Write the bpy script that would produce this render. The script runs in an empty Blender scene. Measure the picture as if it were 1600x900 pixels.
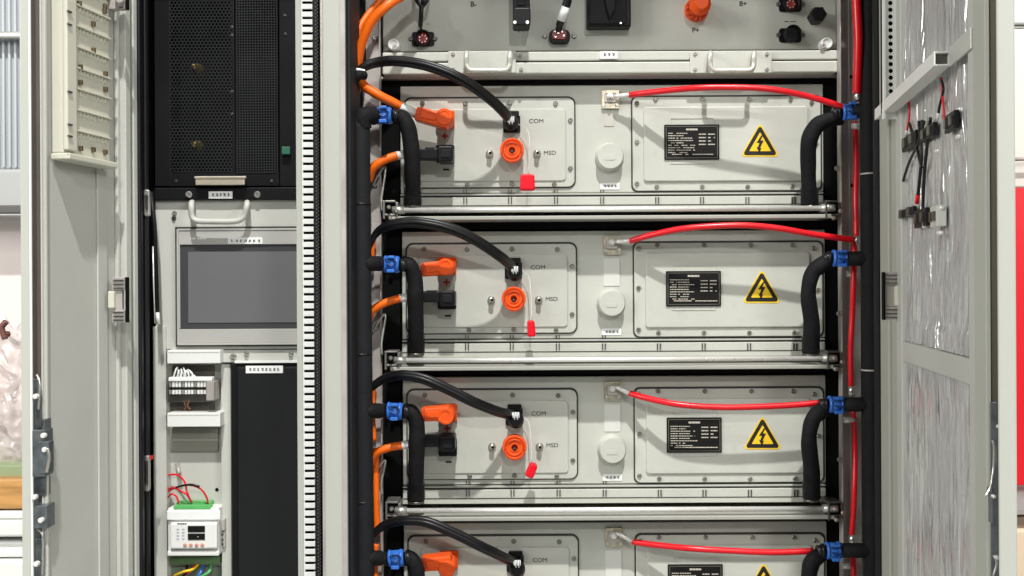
import bpy, math, random
from mathutils import Vector
random.seed(7)
R = math.radians
SC = bpy.context.scene
COL = SC.collection

# ------------------------------------------------------------------ scale, camera
S = 0.0012            # metres per photo pixel on the plane of the pack faces (Y = 0)
D = 2.0               # camera to pack faces
CZ = 1.30             # camera height
ROLL = R(0.3)
cam = bpy.data.cameras.new('camera'); co = bpy.data.objects.new('camera', cam); COL.objects.link(co)
co.location = (0, -D, CZ); co.rotation_mode = 'QUATERNION'
from mathutils import Quaternion
co.rotation_quaternion = Quaternion((1, 0, 0), R(90)) @ Quaternion((0, 0, 1), -ROLL)
cam.sensor_width = 36; cam.lens = 36 * (D / S) / 1600; cam.clip_end = 200; cam.clip_start = .05
SC.camera = co

# ------------------------------------------------------------------ world: the hall's diffuse light
w = bpy.data.worlds.new('World'); SC.world = w; w.use_nodes = True
nt = w.node_tree; bg = nt.nodes['Background']
tc = nt.nodes.new('ShaderNodeTexCoord'); sx = nt.nodes.new('ShaderNodeSeparateXYZ')
cr = nt.nodes.new('ShaderNodeValToRGB'); mr = nt.nodes.new('ShaderNodeMapRange')
nt.links.new(tc.outputs['Generated'], sx.inputs[0]); nt.links.new(sx.outputs['Z'], mr.inputs[0])
mr.inputs[1].default_value = -1; mr.inputs[2].default_value = 1
nt.links.new(mr.outputs[0], cr.inputs[0]); nt.links.new(cr.outputs[0], bg.inputs[0])
e = cr.color_ramp.elements
e[0].position = 0; e[0].color = (.44, .445, .44, 1)
e[1].position = 1; e[1].color = (1.0, 1.0, .97, 1)
m_ = e.new(.49); m_.color = (.84, .85, .84, 1)
m_ = e.new(.60); m_.color = (.95, .96, .95, 1)
bg.inputs[1].default_value = 0.20

def lamp(name, loc, target, power, size, col=(1, .985, .955)):
    l = bpy.data.lights.new(name, 'AREA'); l.shape = 'DISK'; l.size = size; l.energy = power; l.color = col
    o = bpy.data.objects.new(name, l); COL.objects.link(o); o.location = loc
    o.rotation_euler = (Vector(target) - Vector(loc)).to_track_quat('-Z', 'Y').to_euler()
lamp('hall_lamp_above', (.45, -5.95, 10.4), (0, 0, 1.2), 1500, .30)
lamp('hall_lamp_front', (.8, -6.9, 4.1), (0, 0, 1.4), 105, .28)
lamp('hall_lamp_side', (-4.05, -4.95, 6.15), (0, 0, 1.2), 70, .30)
lamp('fill_light_left', (-6.0, -3.6, 3.6), (0, 0, 1.3), 300, 2.6)  # added soft fill from the left, brightens the right door
lamp('fill_light_right', (5.2, -5.6, 4.2), (0, 0, 1.3), 230, 2.6)  # another invented soft fill, there to lift the left door

SC.view_settings.view_transform = 'Standard'; SC.view_settings.look = 'None'
SC.view_settings.exposure = -0.08; SC.view_settings.gamma = 1
SC.render.engine = 'CYCLES'
SC.cycles.max_bounces = 8

# ------------------------------------------------------------------ helpers
def P(px, py, Y=0.0):
    k = S * (Y + D) / D
    ox, oy = px - 800, py - 450
    c, s = math.cos(ROLL), math.sin(ROLL)
    return Vector(((ox * c - oy * s) * k, Y, CZ - (ox * s + oy * c) * k))
def kk(Y): return S * (Y + D) / D
def PX(px, Y): return (px - 800) * kk(Y)

MATS = {}
def mat(name, col, rough=.5, metal=0., var=.04, vscale=6., bump=0., bscale=400., spec=.5, coat=0., emit=0., stretch=None, dirt=0., wavy=0.):
    if name in MATS: return MATS[name]
    m = bpy.data.materials.new(name); m.use_nodes = True; MATS[name] = m
    n = m.node_tree; b = n.nodes['Principled BSDF']
    b.inputs['Metallic'].default_value = metal; b.inputs['Roughness'].default_value = rough
    b.inputs['Specular IOR Level'].default_value = spec; b.inputs['Coat Weight'].default_value = coat
    g = n.nodes.new('ShaderNodeNewGeometry'); mp = n.nodes.new('ShaderNodeMapping')
    n.links.new(g.outputs['Position'], mp.inputs[0])
    if stretch: mp.inputs['Scale'].default_value = stretch
    nz = n.nodes.new('ShaderNodeTexNoise'); nz.inputs['Scale'].default_value = vscale; nz.inputs['Detail'].default_value = 6
    n.links.new(mp.outputs[0], nz.inputs[0])
    mx = n.nodes.new('ShaderNodeMix'); mx.data_type = 'RGBA'
    lo = [max(0, c * (1 - var)) for c in col] + [1]; hi = [min(1, c * (1 + var)) for c in col] + [1]
    mx.inputs[6].default_value = lo; mx.inputs[7].default_value = hi
    rp = n.nodes.new('ShaderNodeMapRange'); rp.inputs[1].default_value = .3; rp.inputs[2].default_value = .7
    n.links.new(nz.outputs[0], rp.inputs[0]); n.links.new(rp.outputs[0], mx.inputs[0])
    out = mx.outputs[2]
    if dirt:
        n2 = n.nodes.new('ShaderNodeTexNoise'); n2.inputs['Scale'].default_value = 38; n2.inputs['Detail'].default_value = 8
        n2.inputs['Roughness'].default_value = .7
        n.links.new(mp.outputs[0], n2.inputs[0])
        r2 = n.nodes.new('ShaderNodeMapRange'); r2.inputs[1].default_value = .58; r2.inputs[2].default_value = .80
        r2.inputs[4].default_value = dirt
        n.links.new(n2.outputs[0], r2.inputs[0])
        m2 = n.nodes.new('ShaderNodeMix'); m2.data_type = 'RGBA'
        n.links.new(r2.outputs[0], m2.inputs[0]); n.links.new(out, m2.inputs[6])
        m2.inputs[7].default_value = [c * .55 for c in col] + [1]
        out = m2.outputs[2]
    n.links.new(out, b.inputs['Base Color'])
    rr = n.nodes.new('ShaderNodeMapRange'); rr.inputs[3].default_value = max(0, rough - .07); rr.inputs[4].default_value = min(1, rough + .07)
    n.links.new(nz.outputs[0], rr.inputs[0]); n.links.new(rr.outputs[0], b.inputs['Roughness'])
    if bump:
        nb = n.nodes.new('ShaderNodeTexNoise'); nb.inputs['Scale'].default_value = bscale; nb.inputs['Detail'].default_value = 3
        n.links.new(mp.outputs[0], nb.inputs[0])
        bp = n.nodes.new('ShaderNodeBump'); bp.inputs['Strength'].default_value = bump; bp.inputs['Distance'].default_value = .002
        n.links.new(nb.outputs[0], bp.inputs['Height']); n.links.new(bp.outputs[0], b.inputs['Normal'])
        if wavy:
            b2_ = n.nodes.new('ShaderNodeBump'); b2_.inputs['Strength'].default_value = wavy; b2_.inputs['Distance'].default_value = .01
            nw = n.nodes.new('ShaderNodeTexNoise'); nw.inputs['Scale'].default_value = 7; nw.inputs['Detail'].default_value = 1
            n.links.new(mp.outputs[0], nw.inputs[0]); n.links.new(nw.outputs[0], b2_.inputs['Height']); n.links.new(b2_.outputs[0], bp.inputs['Normal'])
    if emit:
        b.inputs['Emission Color'].default_value = list(col) + [1]; b.inputs['Emission Strength'].default_value = emit
    return m

PAINT = mat('pack_paint', (.525, .535, .478), .36, 0, .05, 11, .30, 900, dirt=.30, wavy=.35)
PAINT2 = mat('cabinet_paint', (.505, .51, .468), .42, 0, .035, 6, .16, 800, dirt=.14, wavy=.25)
POSTW = mat('post_paint', (.425, .437, .395), .40, 0, .015, 3, .06, 600, dirt=.04)
CREAM = mat('cream_plastic', (.60, .59, .49), .5, 0, .03, 8, dirt=.05)
WHITE = mat('white_plastic', (.76, .77, .74), .4, 0, .02, 8)
ROD = mat('steel_rod', (.84, .83, .79), .28, .35, .04, 20)
ZINC = mat('zinc_screw', (.30, .29, .26), .35, .75, .25, 90)
STEEL = mat('screw_steel', (.62, .61, .57), .30, .9, .12, 60)
DSTEEL = mat('dark_steel', (.16, .155, .14), .35, .85, .2, 40)
GALV = mat('galvanised', (.50, .50, .46), .38, .7, .14, 25, .15, 300)
GALVD = mat('galvanised_dull', (.44, .41, .385), .45, .25, .16, 14, .2, 200, dirt=.2)
BLACK = mat('black_paint', (.007, .007, .008), .42, 0, .15, 10, .1, 500, spec=.2)
BLACKM = mat('black_matte', (.004, .004, .004), .75, 0, .2, 10, spec=.1)
CHARC = mat('charcoal_panel', (.013, .0145, .0145), .5, 0, .08, 4, .1, 600, spec=.15)
FOAM = mat('foam_rubber', (.010, .010, .011), .70, 0, .25, 50, .6, 260, spec=.15)
CABLE = mat('black_cable', (.008, .008, .009), .36, 0, .1, 30, spec=.35)
RUBBER = mat('gasket_rubber', (.008, .008, .010), .6, 0, .15, 20, .3, 300, spec=.3)
SEAM = mat('seam_rubber', (.045, .044, .038), .7, 0, .1, 20)
ORANGE = mat('orange_cable', (.88, .145, .004), .40, 0, .06, 30, spec=.35)
ORPL = mat('orange_plastic', (.84, .095, .008), .45, 0, .07, 40, .2, 300, spec=.3)
REDC = mat('red_cable', (.72, .006, .014), .30, 0, .06, 20)
REDP = mat('red_plastic', (.74, .004, .016), .45, 0, .08, 60, spec=.3)
BLUE = mat('blue_plastic', (.035, .17, .62), .35, 0, .12, 80)
GREEN = mat('green_plastic', (.10, .42, .12), .45, 0, .08, 60)
GREEND = mat('green_terminal', (.02, .13, .075), .5, 0, .1, 60)
YELLOW = mat('warning_yellow', (.86, .56, .015), .45, 0, .05, 40)
INK = mat('black_ink', (.006, .006, .006), .6, 0, .1, 50)
REDINK = mat('red_ink', (.40, .02, .02), .55, 0, .1, 50)
PLATE = mat('name_plate', (.008, .0075, .007), .5, 0, .15, 60, spec=.2)
PTXT = mat('plate_text', (.50, .47, .40), .5, 0, .2, 300)
LABELW = mat('white_label', (.82, .83, .82), .45, 0, .02, 50)
BEZEL = mat('screen_bezel', (.41, .405, .38), .42, 0, .02, 6)
SCREEN = mat('screen_glass', (.135, .135, .14), .12, 0, .08, 3, spec=.6)
SCREENB = mat('screen_border', (.055, .055, .058), .25, 0, .05, 6)
CLEAR = mat('clear_strap', (.60, .61, .56), .25, 0, .05, 30)
BRASS = mat('brass', (.55, .38, .12), .3, .9, .1, 80)
LUGM = mat('lug_metal', (.55, .50, .38), .32, .75, .25, 120)
SOCK = mat('socket_red', (.30, .02, .02), .4, 0, .3, 200)

# crinkled aluminium insulation foil
foil = bpy.data.materials.new('insulation_foil'); foil.use_nodes = True
n = foil.node_tree; b = n.nodes['Principled BSDF']
b.inputs['Metallic'].default_value = .5; b.inputs['Roughness'].default_value = .21
g = n.nodes.new('ShaderNodeNewGeometry'); mp = n.nodes.new('ShaderNodeMapping'); mp.inputs['Scale'].default_value = (13, 13, 1.3)
n.links.new(g.outputs['Position'], mp.inputs[0])
nz = n.nodes.new('ShaderNodeTexNoise'); nz.inputs['Scale'].default_value = 1.0; nz.inputs['Detail'].default_value = 4; nz.inputs['Distortion'].default_value = .7
n.links.new(mp.outputs[0], nz.inputs[0])
rf = n.nodes.new('ShaderNodeValToRGB')   # ridged folds
rf.color_ramp.elements[0].position = .44; rf.color_ramp.elements[0].color = (0, 0, 0, 1)
rf.color_ramp.elements[1].position = .56; rf.color_ramp.elements[1].color = (0, 0, 0, 1)
q = rf.color_ramp.elements.new(.5); q.color = (1, 1, 1, 1)
n.links.new(nz.outputs[0], rf.inputs[0])
wv = n.nodes.new('ShaderNodeTexNoise'); wv.inputs['Scale'].default_value = 160; wv.inputs['Detail'].default_value = 2
n.links.new(g.outputs['Position'], wv.inputs[0])
ad = n.nodes.new('ShaderNodeMath'); ad.operation = 'MULTIPLY_ADD'; ad.inputs[1].default_value = .12
n.links.new(wv.outputs[0], ad.inputs[0]); n.links.new(rf.outputs[0], ad.inputs[2])
bp = n.nodes.new('ShaderNodeBump'); bp.inputs['Strength'].default_value = .6; bp.inputs['Distance'].default_value = .006
n.links.new(ad.outputs[0], bp.inputs['Height']); n.links.new(bp.outputs[0], b.inputs['Normal'])
cm = n.nodes.new('ShaderNodeMix'); cm.data_type = 'RGBA'
cm.inputs[6].default_value = (.56, .56, .555, 1); cm.inputs[7].default_value = (.70, .70, .70, 1)
n.links.new(nz.outputs[0], cm.inputs[0]); n.links.new(cm.outputs[2], b.inputs['Base Color'])
FOIL = foil; MATS['insulation_foil'] = foil

ORIG = {}
class MB:
    def __init__(s, off=(0, 0, 0)):
        s.v = []; s.f = []; s.sm = []; s.cuts = []; s.off = Vector(off)
    def add(s, vs, fs, smooth=False):
        o = len(s.v); s.cuts.append((len(s.v), len(s.f))); s.v += [Vector(v) + s.off for v in vs]
        for i, f in enumerate(fs):
            s.f.append([o + j for j in f]); s.sm.append(smooth[i] if isinstance(smooth, list) else smooth)
        return s
    def wbox(s, x0, x1, y0, y1, z0, z1):
        x0, x1 = sorted((x0, x1)); y0, y1 = sorted((y0, y1)); z0, z1 = sorted((z0, z1))
        vs = [(x0,y0,z0),(x1,y0,z0),(x1,y1,z0),(x0,y1,z0),(x0,y0,z1),(x1,y0,z1),(x1,y1,z1),(x0,y1,z1)]
        return s.add(vs, [(0,3,2,1),(4,5,6,7),(0,1,5,4),(1,2,6,5),(2,3,7,6),(3,0,4,7)])
    def box(s, a, b_, c, d, Yf, Yb):          # photo pixels a..c, b_..d, front Y, back Y
        p = P((a + c) / 2, (b_ + d) / 2, Yf); k = kk(Yf); w_ = abs(c - a) / 2 * k; h = abs(d - b_) / 2 * k
        return s.wbox(p.x - w_, p.x + w_, Yf, Yb, p.z - h, p.z + h)
    def poly(s, pts, Yf, Yb, smooth=False):   # XZ polygon (world x,z) extruded from Yf to Yb
        a2 = sum(pts[i][0]*pts[(i+1)%len(pts)][1] - pts[(i+1)%len(pts)][0]*pts[i][1] for i in range(len(pts)))
        if a2 < 0: pts = pts[::-1]
        n_ = len(pts)
        vs = [(x, Yf, z) for x, z in pts] + [(x, Yb, z) for x, z in pts]
        fs = [tuple(range(n_)), tuple(range(2*n_-1, n_-1, -1))] + [(i, n_+i, n_+(i+1)%n_, (i+1)%n_) for i in range(n_)]
        return s.add(vs, fs, [False, False] + [smooth]*n_)
    def rrect(s, a, b_, c, d, r, Yf, Yb):
        p = P((a + c) / 2, (b_ + d) / 2, Yf); k = kk(Yf); w_ = abs(c - a) / 2 * k; h = abs(d - b_) / 2 * k; r *= k
        pts = []
        for cx, cz, a0 in ((w_-r, h-r, 0), (-w_+r, h-r, 90), (-w_+r, -h+r, 180), (w_-r, -h+r, 270)):
            for j in range(6):
                t = R(a0 + 18*j); pts.append((p.x + cx + r*math.cos(t), p.z + cz + r*math.sin(t)))
        return s.poly(pts, Yf, Yb)
    def ring(s, a, b_, c, d, r, t_, Yf, Yb):  # rounded-rect frame, t_ px thick
        p = P((a + c) / 2, (b_ + d) / 2, Yf); k = kk(Yf); o = []
        for q_ in (0, t_):
            w_ = (abs(c - a) / 2 - q_) * k; h = (abs(d - b_) / 2 - q_) * k; rr = max(.5, r - q_) * k; l = []
            for cx, cz, a0 in ((w_-rr, h-rr, 0), (-w_+rr, h-rr, 90), (-w_+rr, -h+rr, 180), (w_-rr, -h+rr, 270)):
                for j in range(6):
                    t = R(a0 + 18*j); l.append((p.x + cx + rr*math.cos(t), p.z + cz + rr*math.sin(t)))
            o.append(l)
        n_ = len(o[0]); vs = [(x, Y, z) for Y in (Yf, Yb) for l in o for x, z in l]; fs = []
        for i in range(n_):
            j = (i + 1) % n_
            fs += [(i, j, n_+j, n_+i)[::-1], (2*n_+i, 2*n_+j, 3*n_+j, 3*n_+i), (i, j, 2*n_+j, 2*n_+i), (n_+i, n_+j, 3*n_+j, 3*n_+i)[::-1]]
        return s.add(vs, fs)
    def lathe(s, px, py, Yb, prof, seg=24, k=None, smooth=True):   # axis = Y ; prof list (radius px, protrusion m toward camera)
        c = P(px, py, Yb); k = k or kk(Yb); vs = []; fs = []; sm = []
        for r, h in prof:
            for j in range(seg):
                t = 2*math.pi*j/seg; vs.append((c.x + r*k*math.cos(t), Yb - h, c.z + r*k*math.sin(t)))
        for i in range(len(prof) - 1):
            for j in range(seg):
                j2 = (j + 1) % seg; fs.append((i*seg+j, i*seg+j2, (i+1)*seg+j2, (i+1)*seg+j)); sm.append(smooth and abs(prof[i][1]-prof[i+1][1]) > 1e-5 and seg > 8)
        fs.append(tuple(range((len(prof)-1)*seg, len(prof)*seg))); sm.append(False)
        return s.add(vs, fs, sm)
    def tube(s, pts, r, seg=12, sub=8, spline=True, rf=None):      # world points, radius m
        pts = [Vector(p) for p in pts]
        if spline and len(pts) > 2:
            q_ = [pts[0]*2 - pts[1]] + pts + [pts[-1]*2 - pts[-2]]; out = []
            for i in range(1, len(q_) - 2):
                a, b1, c, d = q_[i-1], q_[i], q_[i+1], q_[i+2]
                for j in range(sub):
                    t = j / sub
                    out.append(.5*((2*b1) + (c-a)*t + (2*a-5*b1+4*c-d)*t*t + (3*b1-a-3*c+d)*t**3))
            out.append(pts[-1]); pts = out
        n_ = len(pts); vs = []; fs = []; up = None
        for i, p in enumerate(pts):
            t = (pts[min(i+1, n_-1)] - pts[max(i-1, 0)]).normalized()
            if up is None:
                up = t.orthogonal().normalized()
            up = (up - t*up.dot(t)).normalized(); sd = t.cross(up)
            rr = r[i*(len(r)-1)//max(1, n_-1)] if isinstance(r, (list, tuple)) else r
            if rf: rr *= rf(i / max(1, n_-1), i)
            for j in range(seg):
                a = 2*math.pi*j/seg; vs.append(p + (up*math.cos(a) + sd*math.sin(a))*rr)
        for i in range(n_ - 1):
            for j in range(seg):
                j2 = (j+1) % seg; fs.append((i*seg+j, (i+1)*seg+j, (i+1)*seg+j2, i*seg+j2))
        sm = [True]*len(fs)
        fs += [tuple(range(seg)), tuple(range(n_*seg-1, (n_-1)*seg-1, -1))]; sm += [False, False]
        return s.add(vs, fs, sm)
    def plan(s, pts, z0, z1):                 # polygon in plan (x,y) world, extruded vertically
        a2 = sum(pts[i][0]*pts[(i+1)%len(pts)][1] - pts[(i+1)%len(pts)][0]*pts[i][1] for i in range(len(pts)))
        if a2 < 0: pts = pts[::-1]
        n_ = len(pts); vs = [(x, y, z0) for x, y in pts] + [(x, y, z1) for x, y in pts]
        return s.add(vs, [tuple(range(n_-1, -1, -1)), tuple(range(n_, 2*n_))] + [(i, (i+1)%n_, n_+(i+1)%n_, n_+i) for i in range(n_)])
    def each(s, name, m, parent=None, bev=0.):    # every added shape becomes an object of its own
        o = None; c = s.cuts + [(len(s.v), len(s.f))]
        for (v0, f0), (v1, f1) in zip(c[:-1], c[1:]):
            q_ = MB(); q_.v = s.v[v0:v1]; q_.f = [[j - v0 for j in f] for f in s.f[f0:f1]]; q_.sm = s.sm[f0:f1]; o = q_.build(name, m, parent, bev)
        return o
    def build(s, name, m, parent=None, bev=0., **props):
        if not s.v: return None
        me = bpy.data.meshes.new(name)
        xs = [v.x for v in s.v]; ys = [v.y for v in s.v]; zs = [v.z for v in s.v]
        org = Vector(((min(xs)+max(xs))/2, (min(ys)+max(ys))/2, min(zs) if parent is None else (min(zs)+max(zs))/2))
        me.from_pydata([v - org for v in s.v], [], s.f)
        me.polygons.foreach_set('use_smooth', s.sm); me.materials.append(m); me.update()
        o = bpy.data.objects.new(name, me); COL.objects.link(o)
        if parent is not None:
            o.parent = parent; o.location = org - ORIG[parent.name]
        else: o.location = org
        ORIG[o.name] = org
        if bev:
            bm_ = o.modifiers.new('bevel', 'BEVEL'); bm_.width = bev; bm_.segments = 2; bm_.limit_method = 'ANGLE'; bm_.angle_limit = R(40)
        for k_, v_ in props.items(): o[k_] = v_
        return o

def thing(name, loc, label, cat, group=None):
    o = bpy.data.objects.new(name, None); COL.objects.link(o); o.location = loc; o.empty_display_size = .05
    ORIG[o.name] = Vector(loc); o['label'] = label; o['category'] = cat
    if group: o['group'] = group
    return o
def tag(o, label, cat, group=None):
    o['label'] = label; o['category'] = cat
    if group: o['group'] = group
    return o
def text(s_, p, size, m, parent, name='lettering', bold=0.0, sx_=1.0, rot=0.0):
    cu = bpy.data.curves.new('t', 'FONT'); cu.body = s_; cu.size = size; cu.align_x = 'CENTER'; cu.align_y = 'CENTER'; cu.offset = bold
    to = bpy.data.objects.new('t', cu); COL.objects.link(to)
    dg = bpy.context.evaluated_depsgraph_get(); dg.update()
    me = bpy.data.meshes.new_from_object(to.evaluated_get(dg))
    vs = [(p.x + v.co.x*sx_, p.y, p.z + v.co.y) for v in me.vertices]; fs = [tuple(q_.vertices) for q_ in me.polygons]
    bpy.data.objects.remove(to); bpy.data.curves.remove(cu); bpy.data.meshes.remove(me)
    mb = MB(); mb.add(vs, fs); return mb.build(name, m, parent)

def dashes(mb, a, b_, c, d, Y, density=.75, mn=1.2, mx=4.5, gap=1.0):   # a line of too-small print
    x = a
    while x < c:
        l = random.uniform(mn, mx)
        if random.random() < density: mb.box(x, b_, min(c, x + l), d, Y, Y + .0004)
        x += l + gap
def glyphs(mb, a, c, yc, h, n_, Y):           # blurry print too small to read: little stroke blocks
    wd = (c - a) / n_
    for i in range(n_):
        x0 = a + i*wd + wd*.14; x1 = a + (i+1)*wd - wd*.14
        for t in range(3):
            yy = yc - h/2 + h*(t + .5)/3
            xa = x0 + random.uniform(0, .3)*(x1-x0); xb = x1 - random.uniform(0, .3)*(x1-x0)
            mb.box(xa, yy - h*.07, xb, yy + h*.07, Y, Y + .0003)
        xm = random.uniform(x0 + .2*(x1-x0), x1 - .2*(x1-x0)); mb.box(xm - .4, yc - h/2, xm + .4, yc + h/2, Y - .0002, Y + .0002)
def screw(mb, px, py, Y, r=3.0, h=.003, seg=12):
    mb.lathe(px, py, Y, [(r*1.25, 0), (r*1.25, h*.35), (r, h*.4), (r*.92, h), (r*.45, h), (r*.42, h*.45)], seg)

# ------------------------------------------------------------------ floor
f_ = MB(); f_.wbox(-9, 9, -6, 9, -.05, 0); f_.build('floor', mat('floor_grey', (.25, .26, .25), .4, 0, .05, 2), kind='structure')

# ------------------------------------------------------------------ cabinet shell
ZB, ZT = .12, 2.16
XL = -.705; XR = .705
cab = thing('battery_cabinet', (0, .1, 0), 'pale grey battery energy storage cabinet standing open with both doors swung out', 'cabinet')
m = MB()
m.wbox(XL - .003, XL, -.2, .62, ZB, ZT)
m.build('side_panel', PAINT2, cab)
m = MB(); m.wbox(XR, XR + .003, -.2, .62, ZB, ZT); m.build('side_panel', PAINT2, cab)
m = MB(); m.wbox(XL, XR, .615, .62, ZB, ZT); m.build('back_panel', BLACK, cab)
m = MB(); m.wbox(XL, XR, -.2, .62, ZT, ZT + .004); m.wbox(XL, XR, -.2, -.16, 1.995, ZT); m.build('roof', PAINT2, cab, .002)
m = MB(); m.wbox(XL, XR, -.2, .62, 0, ZB); m.wbox(XL, XR, -.2, -.16, ZB, .30); m.build('plinth', PAINT2, cab, .002)
m = MB(); m.wbox(XL, PX(221, -.2), -.2, -.19, .30, 1.995); m.wbox(XL + .003, PX(241.5, -.068), -.068, -.06, ZB, ZT); m.build('edge_return', BLACK, cab, .001)
m = MB(); m.wbox(PX(1375, -.2), XR, -.2, -.19, .30, 1.995); m.build('edge_return', BLACK, cab, .001)
# middle post between the compartments
m = MB()
xa, xb = PX(503, -.2), PX(541, -.2)
m.wbox(xa, xb, -.2, -.155, .30, 1.995)
m.build('post', POSTW, cab, .004)
m = MB(); m.wbox(PX(534, -.2), xb + .0004, -.2035, -.2, .30, 1.995); m.wbox(xa - .0004, PX(506, -.2), -.2025, -.2, .30, 1.995)
m.build('post_edge_trim', GALVD, cab, .001)
m = MB(); m.wbox(PX(497, -.165), xb + .004, -.155, .60, ZB, ZT); m.build('partition', BLACKM, cab)
# gaskets round the openings
m = MB(); m.wbox(PX(541.5, -.2), PX(551, -.185), -.194, -.08, .30, 1.99)
m.build('gasket', RUBBER, cab, .004)
m = MB(); m.wbox(PX(213, -.2), PX(222, -.2), -.206, -.2005, .30, 1.99); m.wbox(PX(216, -.16), PX(231, -.16), -.165, -.15, .30, 1.99)
m.build('gasket', RUBBER, cab, .004)
m = MB(); m.wbox(PX(1368, -.2), PX(1377, -.2), -.204, -.186, .30, 1.99)
m.build('gasket', RUBBER, cab, .004)
# rack uprights beside the packs
for a, c, mm, nm in ((597, 625, BLACKM, 'rack_upright'), (1287, 1310, BLACKM, 'rack_upright')):
    m = MB(); m.wbox(PX(a, .004), PX(c, .004), .004, .05, ZB, ZT - .02); m.build(nm, mm, cab)
m = MB(); m.wbox(PX(568, -.03), PX(597, -.03), -.03, -.026, ZB, ZT - .02); m.wbox(PX(595, -.03), PX(597, -.03), -.042, -.0305, ZB, ZT - .02)
m.build('mounting_rail', GALVD, cab, .001)
m = MB(); m.wbox(PX(1311, -.03), PX(1345, -.03), -.03, -.026, ZB, ZT - .02)
m.wbox(PX(1309, -.03), PX(1311.5, -.03), -.05, -.0305, ZB, ZT - .02); m.wbox(PX(1326, -.03), PX(1328, -.03), -.036, -.0305, ZB, ZT - .02)
m.build('mounting_rail', GALVD, cab, .001)
m = MB()
for px, py in ((1312, 265), (1331, 290), (1314, 492), (1332, 517), (1314, 722), (1331, 745), (1329, 120), (1313, 60)):
    m.lathe(px, py, -.031, [(2.6, 0), (2.6, .0012)], 12)
m.each('rail_hole', BLACKM, cab)
for px, py in ((1308, 263), (1311, 490), (1312, 718), (586, 290), (588, 512), (590, 735), (586, 60)):
    m = MB(); screw(m, px, py, -.05 if px > 900 else -.031, 3.4, .005); m.build('screw', STEEL, cab)

# ------------------------------------------------------------------ doors (parts of the cabinet)
def seg_pt(pa, pb, px):       # plan point on the line pa-pb (screen px, Y) that lies at screen column px
    ia, ib = 1/(pa[1] + D), 1/(pb[1] + D)
    i_ = ia + (ib - ia) * (px - pa[0]) / (pb[0] - pa[0]); Y = 1/i_ - D
    return Vector((PX(px, Y), Y))
LA, LB = (211, -.2), (66, -.45)
zt, zb = 2.14, .16
a, b2 = seg_pt(LA, LB, 211), seg_pt(LA, LB, 66)
dv = (b2 - a).normalized(); nv = Vector((dv.y, -dv.x)); nv = -nv if nv.x < 0 else nv   # normal towards the camera side
def strip(mb, A, B, p0, p1, n0, n1, z0, z1):
    u, v = seg_pt(A, B, p0), seg_pt(A, B, p1)
    mb.plan([tuple(u + nvv*n0) for nvv in (NV,)] + [tuple(v + NV*n0), tuple(v + NV*n1), tuple(u + NV*n1)], z0, z1)
NV = nv
ldoor = MB(); strip(ldoor, LA, LB, 211, 66, 0, -.003, zb, zt)
ldoor = ldoor.build('door', PAINT2, cab, .002)
for p0, p1, h in ((206, 200, .012), (192, 184, .016), (183, 179, .007), (165, 150, .004), (70, 66.5, .006)):
    m = MB(); strip(m, LA, LB, p0, p1, .0003, h, zb + .01, zt - .01); m.build('stiffener_rib', PAINT2, ldoor, .0015)
# free edge of the left door: lock channel and outer flange
m = MB(); m.wbox(PX(44, -.435), PX(63.5, -.435), -.435, -.43, zb, zt)
m.build('lock_channel', mat('channel_grey', (.085, .065, .058), .5, .2, .1, 10), ldoor, .001)
m = MB(); m.wbox(PX(32, -.465), PX(50, -.465), -.465, -.461, zb, zt); m.build('edge_flange', POSTW, ldoor, .003)
m = MB(); m.wbox(PX(46, -.468), PX(49.4, -.468), -.468, -.4653, zb, zt); m.build('edge_seal', WHITE, ldoor, .001)
# lock mechanism in the channel, a stack of rods and rollers
m = MB()
m.box(52, 592, 62, 900, -.440, -.4355); m.box(50, 672, 70, 745, -.468, -.44); m.box(60, 690, 76, 740, -.47, -.452)
m.box(52, 745, 72, 775, -.452, -.436); m.box(52, 790, 74, 826, -.466, -.44); m.box(54, 620, 64, 668, -.455, -.436)
m.box(56, 842, 66, 990, -.450, -.436); m.box(66, 655, 71, 700, -.46, -.44)
m.build('lock_case', mat('lock_grey', (.17, .19, .20), .32, .7, .3, 60), ldoor, .001)
for px, py in ((58, 619), (66, 812), (59, 880), (56, 776), (70, 680), (72, 702)):
    m = MB(); m.lathe(px, py, -.466, [(4.2, 0), (4.2, .006), (3, .008), (1.5, .008)], 12); m.build('roller', ROD, ldoor)
m = MB(); m.tube([P(74, 700, -.475), P(77, 715, -.475), P(73, 738, -.475)], .0022); m.tube([P(60, 640, -.46), P(62, 600, -.46), P(57, 585, -.455)], .0018)
m.tube([P(58, 826, -.46), P(67, 840, -.462), P(66, 900, -.46)], .0016)
m.each('lock_rod', STEEL, ldoor)
# hinge
def hinge(par, x0, x1, y0, y1, Y, flip):
    m = MB(); m.box(x0, y0, x1 - 4, y0 + 20, Y, Y + .012); m.box(x0, y1 - 20, x1 - 4, y1, Y, Y + .012)
    m.box(x0 + 2, y0 + 20, x1 - 8, y1 - 20, Y + .003, Y + .012)
    h = m.build('hinge', GALVD, par, .001)
    m = MB(); xc = (x0 - 2) if not flip else (x1 - 3)
    m.box(xc - 5, y0 + 22, xc + 5, y1 - 22, Y - .006, Y + .004); m.build('hinge_knuckle', CREAM, h, .002)
    m = MB(); xk = x1 - 2 if not flip else x0 - 1
    m.box(xk - 1.5, y0, xk + 2, y1, Y - .004, Y + .006); m.build('hinge_pin', BLACKM, h, .001)
    m = MB()
    for i in range(3): m.box(x0 + 2, y0 + 4 + i*6, x1 - 6, y0 + 6 + i*6, Y - .002, Y - .0005); m.box(x0 + 2, y1 - 17 + i*6, x1 - 6, y1 - 15 + i*6, Y - .002, Y - .0005)
    m.each('hinge_rib', DSTEEL, h)
hinge(cab, 175, 199, 433, 504, -.30, False)
hinge(cab, 175, 199, -40, 14, -.30, False)
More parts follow.
